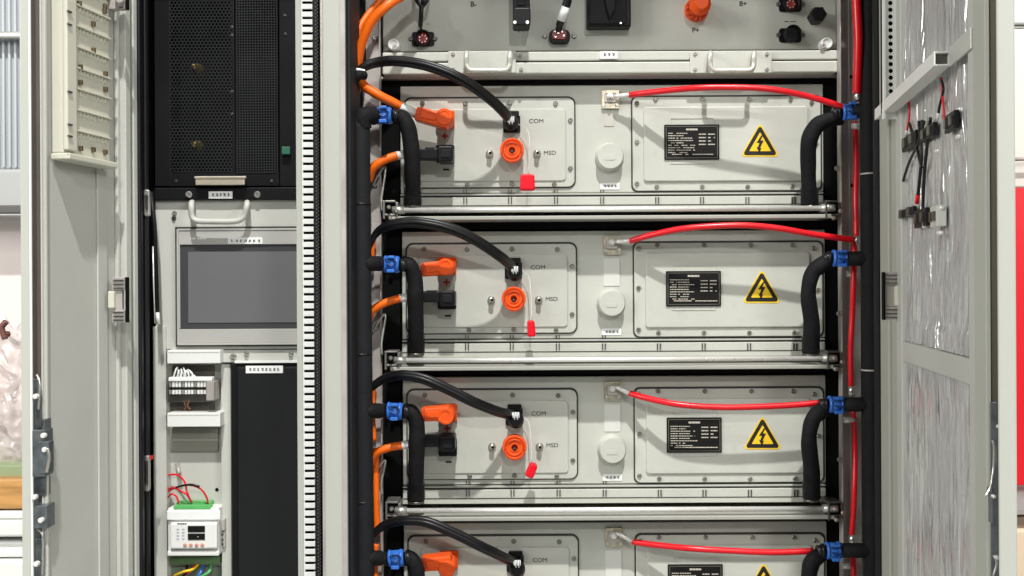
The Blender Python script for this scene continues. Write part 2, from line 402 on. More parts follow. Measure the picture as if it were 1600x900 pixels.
hinge(cab, 1383, 1408, 425, 500, -.365, True)
m = MB(); m.box(170, -36, 180, 14, -.318, -.30); m.lathe(190, 3, -.315, [(6, 0), (6, .01), (4, .012)], 14); m.build('hinge_stop', GALVD, cab, .001)

# right door, leaning inwards towards the viewer
RA = (1382, -.2)
YB = 1.8/1.527 - D          # depth at screen column 1540
RB = (1540, YB)
a, b2 = seg_pt(RA, RB, 1382), seg_pt(RA, RB, 1540)
dv = (b2 - a).normalized(); nv = Vector((dv.y, -dv.x)); NV = nv if nv.x < 0 else -nv
rd = MB(); strip(rd, RA, RB, 1383, 1540, -.0062, -.009, zb, zt)
rdoor = rd.build('door', PAINT2, cab, .001)
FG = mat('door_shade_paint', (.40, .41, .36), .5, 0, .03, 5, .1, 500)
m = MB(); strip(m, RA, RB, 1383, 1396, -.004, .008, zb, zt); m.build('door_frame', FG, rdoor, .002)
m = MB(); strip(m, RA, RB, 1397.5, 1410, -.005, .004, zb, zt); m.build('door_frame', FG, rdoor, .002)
m = MB(); strip(m, RA, RB, 1411, 1419, -.004, .010, zb, zt); m.build('door_frame', PAINT2, rdoor, .002)
m = MB(); strip(m, RA, RB, 1528, 1540, -.004, .010, zb, zt); m.build('door_frame', PAINT2, rdoor, .002)
d0 = seg_pt(RA, RB, 1419).y + D
def zat(px, py):     # height of the point on the right door seen at px,py
    q_ = seg_pt(RA, RB, px); return CZ - (py - 450) * kk(q_.y)
z1, z2 = zat(1419, 537), zat(1419, 568)
m = MB(); strip(m, RA, RB, 1419.3, 1527.7, -.004, .009, z2, z1); m.build('cross_rail', PAINT2, rdoor, .002)
z1b = zat(1419, 92)
m = MB(); strip(m, RA, RB, 1419.3, 1527.7, -.004, .010, z1b - .04, z1b); 
# foil panels with a real crinkle
def foil_panel(z0, z1_, seed):
    random.seed(seed); u, v = seg_pt(RA, RB, 1419), seg_pt(RA, RB, 1528)
    NX, NZ = 150, 150; vs = []; fs = []
    from mathutils import noise
    for i in range(NX + 1):
        for j in range(NZ + 1):
            q_ = u.lerp(v, i/NX); z = z0 + (z1_ - z0)*j/NZ
            nn = noise.noise(Vector((i*.17 + j*.006, j*.018 + seed, seed))); nn = 1 - abs(nn)*2.4
            n3 = 1 - 2.5*abs(noise.noise(Vector((i*.42 + j*.02, j*.06, seed + 9))))
            edge = 1.4 if min(i, NX-i) < 10 or min(j, NZ-j) < 5 else 1
            h = .0044*nn*edge + .0016*n3*edge - .003
            vs.append((q_.x + NV.x*h, q_.y + NV.y*h, z))
    for i in range(NX):
        for j in range(NZ): A = i*(NZ+1) + j; fs.append((A, A+NZ+1, A+NZ+2, A+1))
    m = MB(); m.add(vs, fs, True); m.build('foil_panel', FOIL, rdoor)
foil_panel(z1 + .001, zt - .01, 3); foil_panel(zb + .01, z2 - .001, 11)
# free edge of the right door
YE = 1.8/1.60 - D
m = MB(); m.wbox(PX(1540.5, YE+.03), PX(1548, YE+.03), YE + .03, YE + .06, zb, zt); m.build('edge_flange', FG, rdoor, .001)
m = MB(); m.wbox(PX(1548.5, YE+.04), PX(1588, YE), YE + .04, YE + .045, zb, zt); m.build('lock_channel', mat('channel_brown', (.12, .105, .08), .5, .2, .1, 10), rdoor, .001)
m = MB(); m.wbox(PX(1560, YE), PX(1588.5, YE), YE, YE + .004, zb, zt); m.build('edge_flange', POSTW, rdoor, .003)
m = MB(); m.box(1550, 628, 1559, 980, YE + .028, YE + .04); m.box(1550, 772, 1554, 818, YE + .018, YE + .0279); m.box(1548, 762, 1553, 771, YE + .018, YE + .0279)
m.build('lock_case', mat('lock_grey'+'2', (.17, .19, .20), .32, .7, .3, 60), rdoor, .001)
m = MB(); m.tube([P(1551, 688, YE+.02), P(1553, 700, YE+.02), P(1552, 732, YE+.02), P(1547, 760, YE+.015), P(1540, 775, YE+.01)], .0012)
m.tube([P(1553, 868, YE+.02), P(1557, 880, YE+.02), P(1552, 900, YE+.02)], .0012); m.each('lock_rod', STEEL, rdoor)
for px, py in ((1559, 666), (1556, 870), (1551, 775)):
    m = MB(); m.lathe(px, py, YE + .0179, [(3, 0), (3, .004), (2, .005)], 12); m.build('roller', ROD, rdoor)

# ------------------------------------------------------------------ perforated upright and wiring duct on the right door
t = thing('perforated_channel', P(1395, 178, -.36), 'white perforated strip running up the hinge side of the foil lined door', 'channel')
m = MB(); x0, x1 = PX(1380.5, -.365), PX(1407, -.365); zl = P(1395, 176, -.365).z
# plate with real round holes, built as rows of rounded openings
k = kk(-.365); hx = PX(1393.5, -.365); rad = 3.6*k; pitch = 10.6*k; z = zl + .012; vs = []; fs = []
while z < 2.0:
    c0 = len(vs); out = [(x1, z+pitch/2), (hx, z+pitch/2), (x0, z+pitch/2), (x0, z), (x0, z-pitch/2), (hx, z-pitch/2), (x1, z-pitch/2), (x1, z)]
    ang = [45, 90, 135, 180, 225, 270, 315, 0]
    for (x, zz), an in zip(out, ang):
        vs.append((x, -.365, zz)); vs.append((hx + rad*1.0*math.cos(R(an)), -.365, z + rad*math.sin(R(an)))); 
    for i in range(8):
        j = (i+1) % 8; fs.append((c0+2*i, c0+2*i+1, c0+2*j+1, c0+2*j))
    z += pitch
m.add(vs, [f[::-1] for f in fs]); m.wbox(x0, x1, -.365, -.362, zl - .01, zl + .012 - pitch/2)
m.wbox(x0 - .0003, x0 + .003, -.371, -.3653, zl - .01, 2.0); m.wbox(x1 - .003, x1 + .0003, -.371, -.3653, zl - .01, 2.0)
o = m.build('perforated_plate', WHITE, t)
m = MB(); m.wbox(x0 + .002, x1 - .002, -.359, -.352, zl, 2.0); m.build('channel_back', BLACKM, t)
# the duct
t = thing('wiring_duct', P(1440, 150, -.5), 'white square duct running forward across the foil door with an open end', 'duct')
U0, U1 = seg_pt(RA, RB, 1400), seg_pt(RA, RB, 1502)
def duct_pt(f, nn, z): 
    q_ = U0.lerp(U1, f); return (q_.x + NV.x*nn, q_.y + NV.y*nn, z)
zD = CZ + .266; hD = .0175
m = MB()
def dbox(mb, f0, f1, n0, n1, z0, z1_):
    vs = [duct_pt(f0,n0,z0),duct_pt(f1,n0,z0),duct_pt(f1,n1,z0),duct_pt(f0,n1,z0),duct_pt(f0,n0,z1_),duct_pt(f1,n0,z1_),duct_pt(f1,n1,z1_),duct_pt(f0,n1,z1_)]
    mb.add(vs, [(0,3,2,1),(4,5,6,7),(0,1,5,4),(1,2,6,5),(2,3,7,6),(3,0,4,7)])
dbox(m, -.02, 1, .028, .030, zD, zD + hD); dbox(m, 0, 1, .0105, .0125, zD, zD + hD)
dbox(m, 0, 1, .0125, .028, zD, zD + .002); dbox(m, 0, 1, .0125, .028, zD + hD - .002, zD + hD)
m.build('duct_body', WHITE, t, .0006)
m = MB(); dbox(m, .97, .98, .013, .0278, zD + .0022, zD + hD - .0022); m.build('duct_inside', DSTEEL, t)
m = MB(); dbox(m, 1.003, 1.24, .010, .013, zD - .002, zD + hD + .004); m.build('mounting_rail', PAINT2, t, .0006)

# small black blocks on the foil and their leads
def door_block(px0, py0, px1, py1, n0, mt, nm, label, cat, grp, studs=()):
    u, v = seg_pt(RA, RB, px0), seg_pt(RA, RB, px1); c = (u + v)/2; k = kk(c.y)
    t = thing(nm, (c.x, c.y, CZ - (py1-450)*k), label, cat, grp)
    m = MB(); m.plan([tuple(u + NV*.004), tuple(v + NV*.004), tuple(v + NV*n0), tuple(u + NV*n0)], CZ - (py1-450)*k, CZ - (py0-450)*k)
    m.build('block', mt, t, .001)
    m = MB(); w_ = (v - u)*.2
    for f in (.25, .75):
        q_ = u.lerp(v, f); zc = CZ - ((py0+py1)/2 - 450)*k; m.plan([tuple(q_ - w_*.5 + NV*n0), tuple(q_ + w_*.5 + NV*n0), tuple(q_ + w_*.5 + NV*(n0+.003)), tuple(q_ - w_*.5 + NV*(n0+.003))], zc - .006, zc + .006)
    m.each('terminal_cover', DSTEEL, t)
    for sx_, sy_ in studs:
        m = MB(); m.lathe(sx_, sy_, c.y - .012, [(4, 0), (4, .006), (2, .009)], 10); m.build('stud', ROD, t)
GB = 'small black terminal blocks mounted on the foil lined door'
door_block(1421, 213, 1443, 235, .010, BLACK, 'terminal_block', 'lowest left of the three black blocks stepped below the white duct', 'terminal block', GB)
door_block(1452, 200, 1472, 221, .010, BLACK, 'terminal_block', 'middle of the three black blocks stepped below the white duct', 'terminal block', GB, ((1464, 236),))
door_block(1490, 180, 1506, 208, .010, BLACK, 'terminal_block', 'black block nearest the free edge with a pale stud beneath, below the white duct', 'terminal block', GB, ((1496, 214), (1497, 172)))
door_block(1414, 329, 1438, 342, .009, BLACK, 'terminal_block', 'flat black block at the left of the lower pair on the foil', 'terminal block', GB)
door_block(1440, 330, 1459, 358, .010, BLACK, 'terminal_block', 'taller black block with a pink tipped lead in the lower row on the foil', 'terminal block', GB)
door_block(1474, 325, 1485, 358, .016, CLEAR, 'fuse_holder', 'clear pale block with black end screws on the foil door', 'fuse holder', None, ((1468, 325), (1467, 364)))
def lead(pts, r, mt, nm, label, cat, grp=None, tip=None):
    r *= .72
    q_ = [P(p[0], p[1], seg_pt(RA, RB, p[0]).y - .036) for p in pts]; lo = min(q_, key=lambda v: v.z)
    t = thing(nm, lo, label, cat, grp)
    m = MB(); m.tube(q_, r); m.build('wire', mt, t)
    if tip:
        m = MB(); d_ = (q_[-1] - q_[-2]).normalized(); m.tube([q_[-1] - d_*.002, q_[-1] + d_*tip[1]], r*1.25, spline=False); m.build('ferrule', tip[0], t)
WG = 'thin leads between the duct and the blocks on the foil door'
lead([(1421, 193, -.44), (1431, 225, -.47), (1440, 262, -.48)][::-1] + [], .0030, CABLE, 'door_lead', 'short black lead crossing the left block under the duct', 'wire', WG)
lead([(1444, 190, -.5), (1434, 225, -.5), (1420, 255, -.47), (1409, 290, -.45), (1406, 300, -.44)], .0028, CABLE, 'door_lead', 'long black lead curving left down to the flat lower block', 'wire', WG, (WHITE, .012))
lead([(1436, 190, -.52), (1440, 240, -.52), (1436, 290, -.5), (1434, 306, -.5)], .0032, CABLE, 'door_lead', 'black lead hanging straight with a pale tip above the lower pair', 'wire', WG, (REDP, .012))
lead([(1454, 184, -.52), (1449, 225, -.53), (1444, 275, -.52), (1442, 322, -.5), (1443, 335, -.49)], .0032, CABLE, 'door_lead', 'black lead ending on the taller lower block', 'wire', WG, (WHITE, .02))
lead([(1470, 122, -.6), (1474, 140, -.6), (1469, 162, -.6), (1466, 178, -.6)], .0024, CABLE, 'door_lead', 'dark lead dropping from the open end of the duct', 'wire', WG, (WHITE, .008))
lead([(1471, 122, -.6), (1472, 145, -.6), (1474, 165, -.6), (1476, 190, -.6)], .0020, REDC, 'door_lead', 'thin red lead dropping from the open end of the duct', 'wire', WG, (WHITE, .012))
lead([(1420, 158, -.42), (1421, 180, -.44), (1417, 205, -.44)], .0022, REDC, 'door_lead', 'thin red lead reaching the left block from the duct', 'wire', WG, (WHITE, .008))
lead([(1441, 188, -.5), (1442, 205, -.5), (1445, 214, -.5)], .0032, CABLE, 'door_lead', 'stub of black lead running into the middle block', 'wire', WG)

# ------------------------------------------------------------------ ribbed board on the left door
NV = nv2 = None
a, b2 = seg_pt(LA, LB, 211), seg_pt(LA, LB, 66); dv = (b2 - a).normalized(); NV = Vector((dv.y, -dv.x)); NV = -NV if NV.x < 0 else NV
t = thing('ribbed_board', P(110, 245, -.35), 'cream plastic tray board with ribbed rows and dark screws on the left door', 'board')
def zl_(px, py): q_ = seg_pt(LA, LB, px); return CZ - (py - 450)*kk(q_.y)
zb0 = zl_(115, 243)
m = MB(); strip(m, LA, LB, 153, 79, .003, .022, zb0, 1.98); m.build('board_body', CREAM, t, .002)
m = MB(); strip(m, LA, LB, 94, 78, .0222, .030, zb0 + .004, 1.98); m.build('side_channel', CREAM, t, .002)
m = MB(); strip(m, LA, LB, 155, 77, .003, .034, zb0 - .010, zb0 - .0005); m.build('bottom_ledge', CREAM, t, .002)
ys = [239 - 32.2*i for i in range(1, 14)]
for i, y in enumerate(ys):
    zz = zl_(115, y)
    m = MB(); strip(m, LA, LB, 151, 97, .0222, .0275, zz, zz + .0028); m.build('shelf_rib', CREAM, t, .0008)
    if 1:
        m = MB()
        for j in range(9):
            p0 = 99 + j*5.6; strip(m, LA, LB, p0 + 1.1, p0, .0222, .0250, zz - .0075, zz - .0003)
        m.build('rib_tooth', CREAM, t)
for px, py in ((104, 229), (124, 231), (143, 235), (104, 126), (104, 102), (144, 137), (144, 113), (125, 76), (125, 35), (143, 15), (144, 8), (103, 3)):
    q_ = seg_pt(LA, LB, px); k = kk(q_.y); zz = CZ - (py - 450)*k
    m = MB(); s0 = seg_pt(LA, LB, px + 1.6); s1 = seg_pt(LA, LB, px - 1.6)
    m.plan([tuple(s0 + NV*.0222), tuple(s1 + NV*.0222), tuple(s1 + NV*.028), tuple(s0 + NV*.028)], zz - .0038, zz + .0038)
    m.build('board_screw', mat('bronze_screw', (.16, .12, .07), .4, .6, .2, 60), t, .001)
for py in (17, 37, 142, 193, 211, 240):
    q_ = seg_pt(LA, LB, 80); zz = CZ - (py - 450)*kk(q_.y)
    m = MB(); strip(m, LA, LB, 84, 77, .0305, .0325, zz, zz + .0022); m.each('slot_mark', DSTEEL, t)

# ------------------------------------------------------------------ left compartment
YP = -.08
t = thing('ventilated_unit', P(352, 290, YP), 'black unit with honeycomb and fine mesh grilles above the touch screen', 'rack unit')
m = MB()
m.box(241, -140, 266, 291, YP, YP + .3); m.box(436, -140, 478, 291, YP, YP + .3); m.box(266, 271, 436, 291, YP, YP + .3); m.box(361, -140, 366, 271, YP, YP + .01)
m.build('housing', BLACK, t, .001)
m = MB(); m.box(266, -140, 436, 271, YP + .06, YP + .07); m.build('inner_plate', BLACKM, t)
# honeycomb: flat wire hexagons
def hexmesh(x0, y0, x1, y1, cell, wire, Y):
    mb = MB(); k = kk(Y); a_ = cell*k/math.sqrt(3); p0 = P(x0, y1, Y); p1 = P(x1, y0, Y); wv_ = wire*k/2
    rowh = a_*1.5; j = 0; z = p0.z
    while z < p1.z:
        x = p0.x + (cell*k/2 if j % 2 else 0)
        while x < p1.x:
            for an in (90, 210, 330):     # three edges out of the top vertex
                vx, vz = x, z + a_
                ex, ez = vx + a_*math.cos(R(an)), vz + a_*math.sin(R(an))
                nx_, nz_ = -math.sin(R(an))*wv_, math.cos(R(an))*wv_
                if ex < p0.x or ex > p1.x or ez > p1.z: continue
                mb.add([(vx-nx_, Y, vz-nz_), (ex-nx_, Y, ez-nz_), (ex+nx_, Y, ez+nz_), (vx+nx_, Y, vz+nz_)], [(0, 1, 2, 3)])
            x += cell*k
        z += rowh; j += 1
    return mb
GRILL = mat('grille_grey', (.018, .020, .021), .42, .2, .2, 30)
hexmesh(267, -80, 361, 271, 5.6, 1.5, YP - .001).build('honeycomb_grille', GRILL, t)
m = MB(); k = kk(YP)
x = 369.
while x < 434: m.box(x, -80, x + 1.5, 271, YP - .001, YP); x += 4.2
y = -80.
while y < 270: m.box(368, y, 434, y + 1.3, YP - .0018, YP - .0012); y += 4.2
m.build('fine_grille', GRILL, t)
for px, py in ((310, 109), (310, 229)):
    m = MB(); m.lathe(px, py, YP + .04, [(9, 0), (9, .01), (5, .012), (5, .03), (2, .032)], 16); m.build('brass_boss', BRASS, t)
m = MB(); m.box(303, 275, 384, 279, YP - .03, YP - .022); m.box(305, 279, 382, 289, YP - .028, YP - .024); m.build('handle', mat('handle_nickel', (.62, .55, .45), .3, .55, .06, 30), t, .0015)
m = MB(); m.box(307, 277, 313, 287, YP - .023, YP); m.box(374, 277, 380, 287, YP - .023, YP); m.each('handle_foot', DSTEEL, t)
m = MB(); m.box(440, 229, 453, 241, YP - .012, YP); m.build('green_connector', GREEND, t, .001)
for px, py in ((362, 42), (362, 55), (362, 143), (362, 178), (445, 24), (446, 53), (275, 283), (424, 283)):
    m = MB(); screw(m, px, py, YP, 1.8, .002, 8); m.build('screw', DSTEEL, t)
# black rail with label
t = thing('cover_rail', P(352, 312, YP), 'narrow black rail with two screws and a white label under the grilles', 'rail')
m = MB(); m.box(241, 293, 478, 311.5, YP - .012, YP + .1); m.build('rail_body', BLACK, t, .0015)
for px in (295, 402):
    m = MB(); screw(m, px, 304, YP - .012, 4.4, .004); m.build('screw', STEEL, t)
m = MB(); m.box(326, 299, 363, 310, YP - .0132, YP - .012); lb = m.build('name_label', LABELW, t)
m = MB(); glyphs(m, 330, 360, 304.2, 4.6, 5, YP - .0136); m.build('lettering', INK, lb)

# touch-screen panel plate
t = thing('screen_panel', P(352, 545, YP), 'pale grey panel plate with a handle holding the touch screen', 'panel')
m = MB(); m.box(243, 312.5, 480, 545.5, YP, YP + .004); m.build('plate', PAINT2, t, .001)
m = MB()
hy = YP - .035
m.tube([P(301, 316, YP), P(299, 319, hy), P(300, 338, hy), P(308, 345, hy), P(330, 346, hy), P(362, 346, hy), P(376, 343, hy), P(382, 335, hy), P(386, 319, hy), P(386, 316, YP)], .0052, sub=5)
m.build('handle', PAINT2, t)
for px, py in ((273, 333), (272, 341)):
    m = MB(); screw(m, px, py, YP, 3.0, .004); m.build('screw', STEEL if py == 333 else DSTEEL, t)
t = thing('touch_screen', P(370, 540, YP), 'grey framed touch screen with a dark blank display in the left compartment', 'screen')
m = MB(); m.box(274, 354, 479, 541, YP - .004, YP - .0002); m.build('seal', SEAM, t)
m = MB(); m.ring(276, 357, 479, 539, 2, 3, YP - .012, YP - .004); m.box(279, 360, 476, 382, YP - .0105, YP - .004); m.box(279, 514, 476, 536, YP - .0105, YP - .004); m.box(279, 382.2, 281, 513.8, YP - .0105, YP - .004)
m.build('bezel', BEZEL, t, .0008)
m = MB(); m.box(281.2, 382.4, 478, 513.8, YP - .0075, YP - .004); m.build('display_border', SCREENB, t)
m = MB(); m.box(294, 393, 478, 504, YP - .0088, YP - .0076); m.build('display', SCREEN, t)
m = MB(); m.box(356, 371, 410, 381, YP - .0117, YP - .0107); lb = m.build('name_label', LABELW, t)
m = MB(); glyphs(m, 359, 408, 376.3, 4.2, 7, YP - .0120); m.build('lettering', INK, lb)
m = MB(); dashes(m, 297, 371.5, 322, 374, YP - .0109, .95, 2, 5, .7); m.build('lettering', WHITE, t)

# mounting plate under the screen with ducts, terminals and a meter
YQ = YP + .02
t = thing('mounting_plate', P(352, 1000, YP), 'pale grey mounting plate under the screen carrying ducts and a meter', 'panel')
m = MB(); m.box(240, 546, 480, 1000, YQ, YQ + .003); m.box(240, 510, 260, 1000, YP - .006, YQ - .0005); m.build('plate', PAINT2, t, .001)
m = MB(); m.box(349, 546.5, 478, 566, YP - .002, YQ - .0005); m.build('upper_lip', PAINT2, t, .001)
m = MB(); m.box(346, 569, 361, 1000, YP + .005, YQ - .0005); m.build('side_fold', PAINT2, t, .001)
m = MB(); m.lathe(339, 765, YQ - .0003, [(2.8, 0), (2.8, .0006)], 12); m.build('hole', BLACKM, t)
m = MB()
for i in range(26): m.box(262.5, 668 + i*6.1, 265.5, 671.5 + i*6.1, YQ - .0012, YQ - .0002)
m.build('slot_row', DSTEEL, t)
for px, py in ((365, 557), (386, 553), (455, 553)):
    m = MB(); screw(m, px, py, YP - .002, 4 if px == 365 else 3.2, .006); m.build('screw', STEEL, t)
m = MB(); m.tube([P(277, 725, YQ - .004), P(280, 741, YQ - .02)], .004, spline=False); m.build('bolt', GALVD, t)
m = MB(); m.box(267, 668, 341, 706, YQ - .006, YQ - .0003); m.build('cover_recess', mat('recess_olive', (.24, .24, .20), .6, 0, .03, 10), t, .001)
m = MB(); m.box(269, 686, 341, 689, YQ - .0075, YQ - .0063); m.build('recess_edge', mat('recess_edge', (.33, .33, .28), .6, 0, .03, 10), t)
def duct(y0, y1, label):
    t2 = thing('wire_duct', P(303, y1, YP), label, 'duct', 'short white duct covers beside the black module')
    m = MB(); m.box(261, y0, 344, y1, YP - .025, YQ - .0005); m.build('duct_cover', WHITE, t2, .0012)
    m = MB(); m.box(263, y0 + 3, 342, y0 + 4, YP - .0256, YP - .0251); m.build('lip_line', PAINT, t2)
duct(547, 568, 'short white duct cover directly below the touch screen')
duct(645, 667, 'short white duct cover below the terminal strip')
t = thing('terminal_strip', P(300, 632, YQ), 'row of small grey terminals with white looped wires between two white ducts', 'terminal strip')
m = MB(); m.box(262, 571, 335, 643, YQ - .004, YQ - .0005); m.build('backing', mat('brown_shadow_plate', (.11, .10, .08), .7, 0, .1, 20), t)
m = MB(); m.box(262, 600, 332, 628, YQ - .03, YQ - .005); m.build('rail_carrier', DSTEEL, t, .001)
for i in range(14):
    x = 264 + i*4.9
    m = MB(); m.box(x, 596, x + 3.7, 605, YQ - .045, YQ - .0305); m.box(x, 609.5, x + 3.7, 616, YQ - .042, YQ - .0305); m.each('terminal', WHITE if i % 4 else GALV, t, .0006)
m = MB(); m.box(263, 589.5, 331, 595.5, YQ - .048, YQ - .0305); m.build('top_strip', LABELW, t, .001)
m = MB(); m.box(322, 596, 334, 626, YQ - .05, YQ - .006); m.build('end_clamp', GALVD, t, .001)
m = MB()
for i in range(6):
    x = 270 + i*6; m.tube([P(x, 594, YQ - .035), P(x + 3 - i*.6, 583, YQ - .04), P(277 + i*3.2, 574 + (i*5 % 7), YQ - .035), P(x + 9 - (i*3 % 5), 592, YQ - .03)], .0015, 6)
m.each('white_wire', WHITE, t)
m = MB(); m.tube([P(296, 625, YQ - .03), P(293, 633, YQ - .025), P(299, 642, YQ - .015)], .0016); m.tube([P(287, 625, YQ - .03), P(290, 636, YQ - .02), P(286, 643, YQ - .015)], .0012); m.build('brown_wire', mat('brown_wire', (.25, .10, .06), .5), t)

# black module with label at the lower right of the compartment
t = thing('battery_module_cover', P(413, 1000, YP), 'tall charcoal cover with a white label at its top, below the screen', 'cover')
m = MB(); m.box(362, 568, 480, 1000, YP - .004, YQ - .0005); m.build('cover_edge', BLACK, t, .002)
m = MB(); m.box(371, 573, 480, 1000, YP - .010, YP - .0042); m.build('cover_plate', CHARC, t, .003)
m = MB(); m.box(366, 563.5, 478, 567.3, YP - .008, YP - .003); m.build('top_edge', WHITE, t, .0006)
m = MB(); m.box(384, 571.5, 442, 583, YP - .0115, YP - .0102); lb = m.build('name_label', LABELW, t)
m = MB(); glyphs(m, 388, 438, 577.3, 4.8, 8, YP - .0118); m.build('lettering', INK, lb)

# meter on a rail
t = thing('panel_meter', P(301, 870, YQ), 'white rail mounted meter with two dark readouts and a green plug', 'meter')
m = MB(); m.box(262, 794, 342, 868, YP - .02, YQ - .001); m.box(260, 797, 343, 812, YP - .016, YP - .012); m.build('meter_case', WHITE, t, .002)
m = MB(); m.box(265, 817, 339, 858, YP - .032, YP - .0203); m.build('meter_face', WHITE, t, .003)
m = MB(); m.box(260, 798, 344, 813, YP - .026, YP - .0203); m.build('top_step', LABELW, t, .002)
m = MB(); m.box(261, 861, 342, 869, YP - .027, YP - .0203); m.build('bottom_step', WHITE, t, .002)
for y in (822, 834):
    m = MB(); m.box(293.5, y, 320, y + 9.5, YP - .0335, YP - .0321); d_ = m.build('readout', PLATE, t)
    m = MB(); dashes(m, 295, y + 4.3, 319, y + 5.3, YP - .0338, .5, 1, 3, 1); m.build('segment', PTXT, d_)
m = MB()
for x in (276, 284.5):
    for y in (826, 831, 836, 841): m.box(x, y, x + 3.8, y + 2.2, YP - .0328, YP - .0321)
m.each('indicator', mat('lavender_print', (.45, .45, .55), .5), t)
m = MB(); dashes(m, 277, 817.5, 292, 819.2, YP - .0325, .95, 2, 4, .6); m.build('lettering', INK, t)
for i in range(4):
    m = MB(); m.lathe(289.5 + i*9, 851.5, YP - .0321, [(2.9, 0), (2.9, .0012), (1.6, .0013)], 12); m.build('button', mat('pink_button', (.72, .30, .24), .45), t)
m = MB(); m.box(275, 785, 329, 794, YP - .006, YQ - .002); m.box(271, 790, 329, 796, YP - .021, YP - .0065); m.build('plug_strip', GREEN, t, .001)
m = MB(); m.box(343, 811, 351, 829, YP - .006, YQ - .002); m.box(344, 831, 352, 855, YP - .002, YQ - .002); m.build('rail_clip', GALVD, t, .001)
for y in (835, 843, 850):
    m = MB(); screw(m, 347, y, YP - .002, 2.1, .003, 8); m.build('screw', DSTEEL, t)
m = MB(); m.box(263, 886, 345, 990, YQ - .0035, YQ - .0003); m.build('lower_recess', mat('recess_green', (.16, .20, .15), .6, 0, .1, 20), t)
m = MB(); m.box(265, 870, 343, 882, YQ - .02, YQ - .002); m.build('lower_plug', mat('dark_green_plastic', (.10, .19, .08), .5, 0, .1, 40), t, .001)
wires = [([(263, 742, YQ-.015), (277, 742, YQ-.02), (288, 752, YQ-.03), (292, 768, YQ-.04), (298, 783, YQ-.03)], REDC, 'pinkish red wire arching highest over the meter plug'),
         ([(262, 768, YQ-.015), (275, 762, YQ-.03), (295, 758, YQ-.04), (312, 763, YQ-.04), (322, 775, YQ-.035), (325, 786, YQ-.03)], REDC, 'red wire with the widest arch over the meter plug'),
         ([(262, 764, YQ-.012), (272, 762, YQ-.03), (283, 768, YQ-.04), (292, 773, YQ-.04), (300, 785, YQ-.03)], REDC, 'short red wire bending into the middle of the meter plug'),
         ([(264, 766, YQ-.01), (280, 760, YQ-.04), (298, 757, YQ-.045), (312, 760, YQ-.045)], CABLE, 'dark wire lying along the widest red wire above the meter'),
         ([(262, 778, YQ-.012), (268, 772, YQ-.03), (276, 776, YQ-.03), (279, 786, YQ-.03)], REDC, 'small red wire loop at the left of the meter plug')]
for pts, mt, lab in wires:
    q_ = [P(*p) for p in pts]; m = MB(); m.tube(q_, .0017); tag(m.build('meter_wire', mt), lab, 'wire', 'wires above the meter')
for pts, mt, lab in (([(303, 884, YQ-.015), (296, 893, YQ-.03), (281, 903, YQ-.02)], REDC, 'red wire leaving the underside of the meter'),
                     ([(292, 884, YQ-.015), (290, 896, YQ-.03), (270, 912, YQ-.02)], CABLE, 'black wire leaving the underside of the meter'),
                     ([(330, 882, YQ-.015), (326, 894, YQ-.03), (304, 908, YQ-.03), (292, 930, YQ-.02)], GREEN, 'green wire leaving the underside of the meter'),
                     ([(310, 882, YQ-.015), (300, 890, YQ-.03), (288, 893, YQ-.035), (272, 900, YQ-.02)], YELLOW, 'yellow wire leaving the underside of the meter'),
                     ([(318, 884, YQ-.015), (312, 897, YQ-.03), (298, 915, YQ-.02)], BLUE, 'blue wire leaving the underside of the meter')):
    m = MB(); m.tube([P(*p) for p in pts], .0024); tag(m.build('meter_wire', mt), lab, 'wire', 'wires below the meter')

# slotted wiring duct along the middle post
t = thing('slotted_duct', (PX(478, -.16), -.16, .3), 'tall white slotted wiring duct standing beside the middle post', 'duct')
m = MB(); Yd = -.165; k = kk(Yd); z = P(478, 1010, Yd).z; za = z; ztop = P(478, -110, Yd).z
def lean(zz): return 0.0
xl, xm, xr = PX(463.5, Yd), PX(472.5, Yd), PX(491, Yd)
m.wbox(xl, xm, Yd, Yd + .0025, za, ztop); m.wbox(xl, xl + .0025, Yd + .0027, -.085, za, ztop)
m.build('duct_wall', POSTW, t, .0008)
m = MB(); pitch = 12*k
while z < ztop:
    x0_, x1_ = xm + .0001, xr; h = 8.0*k; r_ = 2.2*k
    m.wbox(x0_, x1_, Yd + .0003, Yd + .0025, z, z + h)
    m.wbox(x1_ - .0045, x1_ - .0001, Yd + .0026, Yd + .01, z + .0003, z + h - .0003)
    m.wbox(x0_, x0_ + .0022, Yd + .0004, Yd + .0024, z + h + .0001, z + pitch - .0001)
    z += pitch
m.build('duct_finger', WHITE, t, .0006, kind='stuff')
m = MB(); m.wbox(xl + .003, PX(495, Yd), -.13, -.09, za, ztop); m.build('duct_inside', BLACKM, t)
m = MB(); m.wbox(PX(492, -.16), PX(501, -.16), -.172, -.15, .3, 1.99); m.build('edge_seal', RUBBER, t, .002)
m = MB(); zz = za
while zz < ztop:
    m.lathe(0, 0, 0, [(0, 0)], 3) if False else m.wbox(PX(494.5, -.173), PX(496.3, -.173), -.1732, -.1722, zz, zz + .0022); m.wbox(PX(497.6, -.173), PX(499, -.173), -.1732, -.1722, zz + .003, zz + .0048); zz += .0062
m.build('seal_texture', mat('seal_grey', (.10, .10, .10), .7), t)

